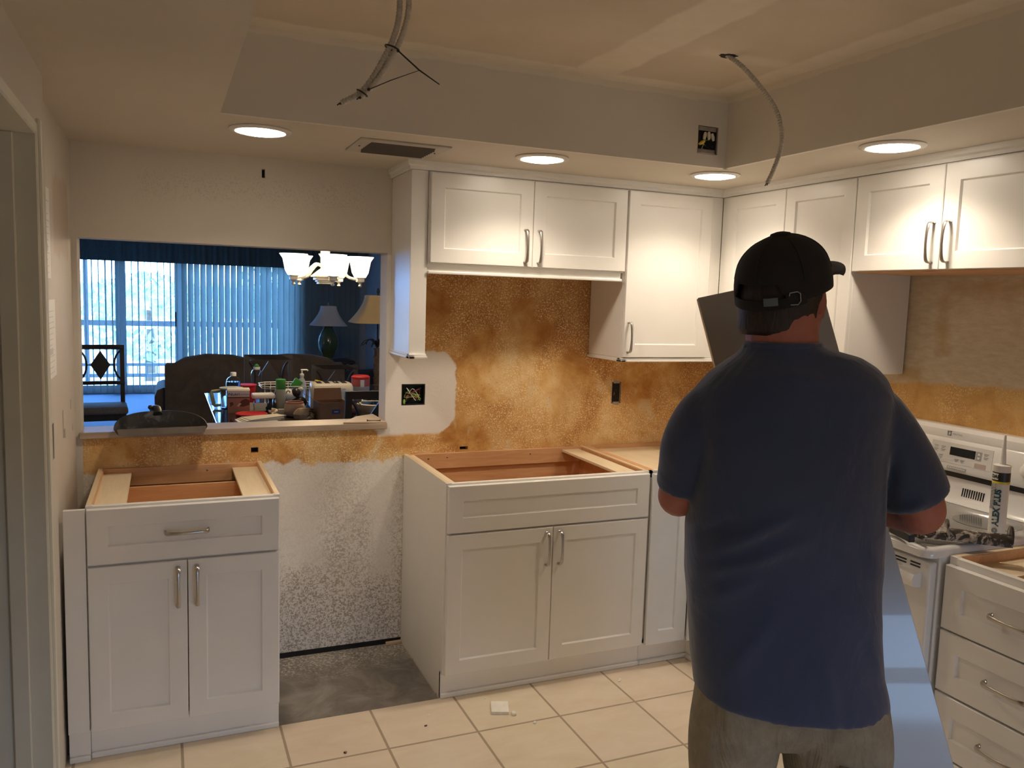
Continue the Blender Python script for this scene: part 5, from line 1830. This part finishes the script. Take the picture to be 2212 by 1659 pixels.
def tree(label, loc, h, seed):
    t = thing('tree', label, 'tree', loc, 0, 'trees beyond the patio')
    random.seed(seed)
    MB().tube([(0, 0, 0), (.05, .05, h*.4), (0, .1, h*.75)], [.14, .10, .05], 8).build('trunk', M['bark'], t, 60)
    q = MB()
    for k in range(900):
        a, b = random.uniform(0, 2*PI), random.uniform(-1, 1)
        r = random.uniform(.35, 1)**.5*1.5
        p = Vector((r*math.cos(a)*math.sqrt(1-b*b), r*math.sin(a)*math.sqrt(1-b*b), h*.66+b*h*.36))
        s_ = random.uniform(.05, .12)
        u = Vector((random.uniform(-1, 1), random.uniform(-1, 1), random.uniform(-1, 1))).normalized()
        v = u.orthogonal().normalized()
        q.poly([p-u*s_*1.4, p-v*s_*.6, p+u*s_*1.4, p+v*s_*.6], [(0, 1, 2, 3)])
    q.build('foliage', M['leaf'], t)
tree('leafy tree right behind the patio screen, seen through the open slats', (-1.3, 16.5, -.8), 2.6, 2)
tree('leafy tree farther right beyond the patio, behind the closed slats', (2.2, 17.0, -.6), 3.6, 5)
M['lawn'] = paint('pale dry lawn', (.50, .52, .44), (.60, .62, .54), 1)
setting(MB().box((-30, 11.6, -.9), (30, 60, -.6)).build('ground_outside', M['lawn']))
# ---------------------------------------------------------------- kitchen goods on the dining table
gc = G('clear plastic'); v_ = gc.obj()
M['clear'] = gc.out(gc.ramp(gc.noise(v_, 6), [(.3, (.92, .94, .96)), (.7, (.96, .97, .98))]), .06, Transmission_Weight=1.0, IOR=1.12)
M['frost'] = mat('frosted plastic', (.72, .74, .78), .4, var=.03, Transmission_Weight=.6)
M['water'] = mat('bluish liquid', (.45, .62, .85), .05, var=.03, Transmission_Weight=.9, IOR=1.2)
M['carton'] = mat('brown cardboard', (.21, .11, .055), .8, var=.06, vs=20)
M['pinkbowl'] = mat('pinkish glazed pottery', (.46, .34, .28), .3, var=.06)
M['pinkrim'] = mat('rose rim glaze', (.40, .17, .13), .3, var=.06)
M['brownprint'] = mat('brown print', (.13, .05, .03), .5, var=.2)
M['rosecard'] = mat('salmon printed card', (.50, .25, .17), .5, var=.05)
M['cowblack'] = mat('dark brown glaze', (.025, .015, .012), .3, var=.2)
M['bluelabel'] = mat('navy label', (.02, .04, .14), .5, var=.1)

def at(name, label, cat, x, y, rz=0, z=TT, group=None):
    return thing(name, label, cat, (x, y, z), rz, group)

# pitcher with pale green handle, behind the printed carton
t = at('pitcher', 'clear pitcher with a square pale green handle behind the printed carton', 'pitcher', -.560, 2.47)
q = MB().lathe([(.068, 0), (.070, .004), (.078, .19), (.075, .19), (.066, .008), (.001, .007)], n=28); q.build('jug', M['clear'], t, 50)
q = MB().tube([(-.070, 0, .175), (-.128, 0, .165), (-.132, 0, .150), (-.118, 0, .035), (-.112, 0, .025), (-.068, 0, .030)], [(.011, .013)]*6, 8, upv=(0, 1, 0)); 
M['palegreen'] = mat('pale green plastic', (.46, .50, .33), .4, var=.04)
q.build('handle', M['palegreen'], t, 40)
MB().lathe([(.079, .186), (.080, .200), (.060, .204), (.0, .204)], n=28).build('lid', M['palegreen'], t, 50)
# printed carton
t = at('carton', 'printed white and salmon food carton with a chocolate bar picture, left end of the table', 'carton', -.530, 2.235, rad(-6))
MB().box((-.071, -.03, 0), (.071, .03, .190), .001).build('box', M['rosecard'], t)
MB().loft([[(-.073, -.032, .190), (.073, -.032, .190), (.073, .032, .190), (-.073, .032, .190)], [(-.073, -.025, .202), (.066, -.025, .202), (.066, .040, .207), (-.073, .040, .207)]]).build('flap', M['cream'], t)
MB().box((-.0705, -.0306, .137), (.0705, -.0300, .189)).build('white_band', M['white'], t)
MB().box((-.0705, -.0308, .128), (.0705, -.0300, .137)).build('dark_band', M['brownprint'], t)
MB().prism([(-.010, .060), (.020, .108), (.045, .122), (.071, .108), (.071, .070), (.030, .052)], 1, -.0310, -.0300).ball((-.045, -.0302, .078), (.012, .0006, .016), 12, 6).ball((-.050, -.0302, .060), (.006, .0006, .006), 10, 6).build('bar_picture', M['brownprint'], t)
MB().prism([(-.012, .058), (.006, .086), (.018, .080), (.002, .054)], 1, -.0316, -.0306).build('bar_highlight', M['cream'], t)
for body_, m_, x_, sz in (('Nutri', 'ink', -.066, .033), ('system', 'keyprint', .010, .022)):
    me = text_mesh(body_, sz, .0002, 'LEFT', .0003)
    me.transform(Matrix.Translation((x_, -.0312, .158)) @ Matrix.Rotation(rad(90), 4, 'X')); me.materials.append(M[m_]); mesh_obj('lettering', me, t)
# bottles
def bottle(name, label, x, y, prof, cap_, m='clear', liquid=None, capm='white'):
    t = at(name, label, 'bottle', x, y, group='clear bottles')
    MB().lathe(prof+[(max(.001, r-.0025), z) for r, z in prof[::-1]][:-1]+[(.001, prof[0][1]+.004)], n=28, cap=False).build('bottle', M[m], t, 50)
    if liquid:
        MB().lathe([(max(.001, r-.004), z+.005) for r, z in liquid], n=28).build('liquid', M['water'], t, 50)
    MB().lathe(cap_, n=20).build('cap', M[capm], t, 40)
    return t
bottle('bottle', 'round-shouldered clear bottle with white cap behind the printed carton', -.535, 2.63, [(.050, 0), (.052, .01), (.052, .19), (.049, .215), (.038, .238), (.020, .252), (.018, .262)], [(.0205, .256), (.0205, .286), (.019, .288), (.0, .288)],
       liquid=[(.050, .002), (.052, .19), (.051, .200)])
t = bottle('bottle', 'tall waisted clear bottle with white and green cap, standing farther back', -.318, 3.18, [(.040, 0), (.043, .01), (.043, .06), (.040, .10), (.046, .155), (.046, .165), (.036, .195), (.026, .202), (.026, .206)], [(.026, .204), (.027, .224), (.0, .224)])
MB().lathe([(.016, .224), (.018, .236), (.006, .248), (.0, .249)], n=14).build('green_tip', M['green'], t, 50)
# red container, lidded tub, card
t = at('canister', 'red plastic canister half hidden behind the white-lidded tub', 'canister', -.435, 2.74, rad(90))
MB().lathe([(.055, 0), (.058, .01), (.070, .185), (.073, .187), (.073, .198), (.067, .200), (.05, .199)], n=28).build('body', M['red'], t, 50)
MB().box((.062, -.012, .05), (.095, .012, .17), .006, 2).build('handle', M['red'], t)
t = at('storage_tub', 'clear square tub with white snap lid, right of the printed carton', 'tub', -.370, 2.235)
def rsq(a, b, z, r=.02):
    return [(x, y, z) for x, y, _ in rr(-a, a, -b, b, r, 0)]
MB().loft([rsq(.060, .045, 0), rsq(.062, .047, .003), rsq(.068, .052, .125), rsq(.065, .049, .125), rsq(.058, .043, .006)]).build('tub', M['clear'], t, 40)
MB().loft([rsq(.070, .054, .122), rsq(.076, .060, .126), rsq(.076, .060, .150), rsq(.071, .055, .158), rsq(.050, .036, .158), rsq(.048, .034, .153)]).build('lid', M['white'], t, 40)
o = MB().box((-.06, -.001, 0), (.06, .001, .052)).box((-.025, -.0015, .020), (.025, -.0005, .035)).build('recipe_card', M['paper']); o.location = (-.395, 2.33, TT); o.rotation_euler = (rad(-12), 0, rad(-4)); tag(o, 'small pink printed card propped behind the clear tub', 'card')
# spray can
t = at('spray_can', 'grey spray can with bright green cap in front of the dish rack', 'spray can', -.255, 2.22)
M['canlabel'] = mat('grey green can label', (.40, .43, .36), .35, var=.06, vs=30)
MB().lathe([(.031, 0), (.033, .003), (.033, .160), (.030, .166), (.025, .168)], n=28).build('can', M['canlabel'], t, 50)
MB().lathe([(.034, .158), (.0345, .160), (.0335, .222), (.031, .226), (.0, .227)], n=28).build('cap', M['green'], t, 50)
# dish rack of white wire
t = at('dish_rack', 'white wire dish rack holding odds and ends in the middle of the table', 'dish rack', -.130, 2.62)
q = MB()
hx_, hy_ = .22, .16
for z, k in ((.165, 1.0), (.148, .99)):
    q.tube([(x*k, y*k, z) for x, y in ((-hx_+.05, -hy_), (hx_-.05, -hy_), (hx_, -hy_+.05), (hx_, hy_-.05), (hx_-.05, hy_), (-hx_+.05, hy_), (-hx_, hy_-.05), (-hx_, -hy_+.05))], .0036, 8, closed=True)
q.build('rim', M['white'], t, 60)
q = MB()
for k in range(9):
    x = -.17+k*.0425
    q.tube(crom([(x, -hy_, .165), (x+.012*(-1)**k, -hy_*.97, .09), (x, -hy_*.92, .01)], 4), .0026, 6); q.tube([(x, hy_, .165), (x, hy_*.92, .01)], .0026, 6); q.tube([(x, -hy_*.92, .01), (x, hy_*.92, .01)], .0026, 6)
q.build('wires', M['white'], t, 60)
t = at('soap_dispenser', 'pale soap bottle with pump standing in the white dish rack', 'soap dispenser', -.045, 2.66, z=TT+.012)
MB().lathe([(.030, 0), (.032, .01), (.032, .13), (.022, .16), (.014, .175), (.014, .19)], n=24).build('bottle', M['frost'], t, 50)
MB().lathe([(.016, .188), (.016, .205), (.006, .208), (.006, .232)], n=16).tube([(-.008, 0, .236), (.036, 0, .236), (.044, 0, .228)], .006, 8).build('pump', M['white'], t, 50)
o = MB().box((-.03, -.010, 0), (.035, .010, .08), .006, 2).build('scrub_brush', M['green']); o.location = (-.120, 2.60, TT+.115); o.rotation_euler = (0, rad(35), 0); tag(o, 'bright green scrubber leaning in the dish rack beside the spray can', 'scrubber')
o = MB().box((-.03, -.015, 0), (.03, .015, .022), .004).build('sponge', M['yellow']); o.location = (.045, 2.47, TT+.166); o.rotation_euler = (0, rad(14), rad(20)); tag(o, 'yellow sponge on the right rim of the dish rack', 'sponge')
# cow jar
t = at('cookie_jar', 'white and dark brown spotted cow jar lying beside the spray can', 'jar', -.190, 2.36)
MB().ball((0, 0, .092), (.075, .055, .050), 22, 14).build('body', M['white'], t, 180)
MB().ball((.055, -.022, .118), (.034, .045, .035), 16, 10).ball((.062, .0, .045), (.075, .06, .047), 18, 12).ball((-.030, -.038, .120), (.013, .018, .012), 10, 8).build('spots', M['cowblack'], t, 180)
MB().ball((.085, -.035, .140), (.022, .016, .018), 12, 8).tube(crom([(-.02, -.05, .115), (-.005, -.062, .138), (.008, -.055, .125)], 4), .007, 8).build('ears', M['white'], t, 180)
# toaster
t = at('toaster', 'cream four-slot toaster behind the brown cardboard box', 'toaster', .110, 2.33, rad(-3))
def tprof(x, k=1.0):
    return [(x, y*k, z) for y, z in ((-.105, .012), (-.110, .03), (-.108, .13), (-.095, .172), (-.070, .188), (.070, .188), (.095, .172), (.108, .13), (.110, .03), (.105, .012))]
MB().loft([[(a, y*.80, .012+(z-.012)*.86) for a, y, z in tprof(-.148)], [(a, y*.95, .012+(z-.012)*.97) for a, y, z in tprof(-.138)], tprof(-.115), tprof(.115), [(a, y*.95, .012+(z-.012)*.97) for a, y, z in tprof(.138)], [(a, y*.80, .012+(z-.012)*.86) for a, y, z in tprof(.148)]]).build('body', M['cream'], t, 50)
q = MB()
for x in (-.088, -.032, .032, .088):
    q.box((x-.018, -.068, .1865), (x+.018, .068, .1890))
q.build('slots', M['dark'], t)
for x in (-.062, .062):
    q = MB().lathe([(.026, 0), (.026, .010), (.020, .014), (.0, .015)], (0, 0, 0), 20, M=Matrix.Translation((x, -.104, .145)) @ Matrix.Rotation(rad(75), 4, 'X'))
    q.box((x-.006, -.118, .150), (x+.024, -.106, .158), .002)
    q.build('dial', M['cream'], t, 50)
MB().box((.018, -.05, .188), (.026, -.03, .198), .002).build('lever', M['cream'], t)
# cardboard box
t = at('cardboard_box', 'open brown cardboard box with a small navy label at the near end of the table', 'box', .008, 1.790, rad(3))
q = MB(); bw, bd_, bh = .095, .085, .125
q.box((-bw, -bd_, 0), (bw, -bd_+.004, bh)).box((-bw, bd_-.004, 0), (bw, bd_, bh)).box((-bw, -bd_, 0), (-bw+.004, bd_, bh)).box((bw-.004, -bd_, 0), (bw, bd_, bh)).box((-bw, -bd_, 0), (bw, bd_, .004))
q.build('walls', M['carton'], t)
def flap(name, pts):
    MB().loft([[tuple(Vector(p)) for p in pts], [tuple(Vector(p)+Vector((0, .003, .002))) for p in pts]]).build(name, M['carton'], t)
flap('flap', [(-bw, bd_, bh), (bw, bd_, bh), (bw, bd_+.03, bh+.070), (-bw+.012, bd_+.03, bh+.070)])
flap('flap', [(-bw, -bd_, bh), (-bw, bd_, bh), (-bw-.065, bd_, bh+.040), (-bw-.065, -bd_+.05, bh+.040)])
MB().box((-.012, -bd_-.0008, .050), (.042, -bd_, .080)).build('navy_label', M['bluelabel'], t)
MB().box((.002, -bd_-.0014, .062), (.028, -bd_-.0006, .0665)).build('label_print', M['panelgrey'], t)
# red lidded jug, glassware
t = at('storage_jug', 'tall translucent container with red lid at the right of the table', 'container', .335, 2.38)
MB().lathe([(.060, 0), (.062, .004), (.066, .145), (.066, .215), (.062, .215), (.060, .006), (.001, .006)], n=28).build('body', M['frost'], t, 50)
MB().lathe([(.0675, .205), (.068, .222), (.055, .232), (.03, .235), (.0, .235)], n=28).build('lid', M['red'], t, 50)
MB().lathe([(.0668, .155), (.0670, .157), (.0670, .204), (.0668, .205)], n=28, cap=False).build('pink_band', mat('rose film', (.42, .09, .09), .4, var=.05), t, 50)
MB().box((-.016, -.0685, .150), (.012, -.0665, .204)).build('tab', M['white'], t)
t = at('glass_dome', 'clear glass dome on a pale dish, right end of the table', 'dish', .378, 2.165)
MB().lathe([(.090, 0), (.095, .01), (.110, .035), (.113, .050), (.108, .052), (.001, .05)], n=32).build('dish', M['cream'], t, 50)
MB().lathe([(.085, .052), (.080, .085), (.060, .112), (.030, .125), (.0, .128)], n=28).ball((0, 0, .135), .014, 12, 8).build('dome', M['clear'], t, 60)
# near edge clutter
t = at('lid', 'red round plastic lid lying in front of the printed carton', 'lid', -.462, 2.075)
MB().lathe([(.098, 0), (.102, .004), (.102, .014), (.097, .016), (.090, .011), (.0, .010)], n=36).build('rim', M['red'], t, 50)
t = at('newspaper', 'folded newspaper flyers at the near edge of the table', 'newspaper', -.455, 1.835, rad(6))
for k, (x, y, a, m_) in enumerate(((0, 0, 0, 'paper'), (.02, .012, 5, 'cream'), (.035, .015, 9, 'paper'), (.05, .02, 13, 'cream'))):
    q = MB().loft([[(x_, y_, k*.005+h) for x_, y_, h in ((-.12, -.075, 0), (.12, -.075, .002+.004*k), (.12, .075, .004), (-.12, .075, .001))], [(x_, y_, k*.005+.004+h) for x_, y_, h in ((-.12, -.075, 0), (.12, -.075, .002+.004*k), (.12, .075, .004), (-.12, .075, .001))]])
    q.xf(Matrix.Translation((x, y, 0)) @ Matrix.Rotation(rad(a), 4, 'Z'))
    q.build('sheet', M[m_], t)
q = MB()
random.seed(5)
for k in range(9):
    q.box((-.115+k*.025, -.0755, .0005), (-.10+k*.025+random.uniform(-.006, .006), -.0750, .0035))
q.build('print', M['ink'], t)
t = at('jar_bowl', 'pinkish round pottery pot with a rose rim beside the cardboard box', 'pot', -.195, 1.985)
MB().lathe([(.045, 0), (.062, .012), (.070, .045), (.064, .082), (.055, .094), (.050, .094), (.058, .080), (.062, .045), (.050, .014), (.001, .012)], n=32).build('pot', M['pinkbowl'], t, 60)
MB().tube([(.0545*math.cos(2*PI*k/28), .0545*math.sin(2*PI*k/28), .095) for k in range(28)], .0048, 8, closed=True).build('rim', M['pinkrim'], t, 60)
o = at('wrapped_cup', 'brown paper wrapped lump with a dark side, in front of the pottery pot', 'bundle', -.160, 1.815)
q = MB().lathe([(.040, 0), (.058, .012), (.062, .04), (.050, .062), (.035, .076), (.02, .070), (.0, .072)], n=9, sx=1.15); q.build('paper_wrap', mat('crumpled brown paper', (.30, .23, .16), .8, var=.25, vs=30), o, 20)
MB().ball((.025, -.022, .034), (.044, .042, .032), 12, 8).build('dark_side', M['gun'], o, 60)
def crumple(label, x, y, s, seed, m='cream'):
    random.seed(seed)
    q = MB().ball((0, 0, s*.55), (s, s*.8, s*.55), 12, 8)
    for v in q.bm.verts:
        v.co *= random.uniform(.75, 1.2)
        v.co.z = max(0, v.co.z)
    o = q.build('tissue', M[m]); o.location = (x, y, TT); return tag(o, label, 'tissue', 'crumpled tissues on the table')
crumple('crumpled cream tissue in front of the white-lidded tub', -.315, 2.11, .034, 4)
crumple('crumpled cream tissue left of the pottery pot', -.310, 2.02, .030, 8)
crumple('crumpled cream tissue between the pot and the cardboard box', -.050, 1.935, .028, 9)
o = MB().box((-.020, -.004, 0), (.020, .004, .036), .002).build('paper_tag', M['white']); o.location = (-.268, 2.10, TT); tag(o, 'small square white card standing behind the newspapers', 'card')
o = MB().box((-.07, -.05, 0), (.07, .05, .005), .001).box((-.05, -.0506, .001), (-.03, -.0498, .004)).build('envelope', M['paper']); o.location = (-.10, 1.735, TT); o.rotation_euler = (0, 0, rad(-4)); tag(o, 'pale envelopes lying in front of the wrapped lump', 'envelope')
t = at('food_processor', 'small dark appliance base behind the clear tub', 'appliance', -.300, 2.36)
MB().loft([rsq(.045, .035, 0, .01), rsq(.045, .035, .025, .01), rsq(.018, .016, .06, .008), rsq(.022, .018, .085, .008)]).build('base', M['black'], t, 40)
t = at('bag', 'dark crumpled bag on the table behind the nearest chair', 'bag', .170, 1.92)
q = MB().ball((0, 0, .045), (.055, .045, .045), 14, 10)
random.seed(21)
for v in q.bm.verts:
    v.co *= random.uniform(.85, 1.12); v.co.z = max(0, v.co.z)
q.build('sack', M['brownprint'], t, 40)
MB().tube(crom([(-.02, -.02, .085), (.02, -.03, .11), (.06, -.02, .08)], 5), .003, 6).build('strap', M['black'], t, 60)

for n_, k_ in (('pitcher', .72), ('carton', .80), ('storage_tub', .80), ('canister', .68), ('dish_rack', .88), ('food_processor', .9)):
    bpy.data.objects[n_].scale = (1, 1, k_)
bpy.data.objects['bottle'].scale = (1, 1, .82)
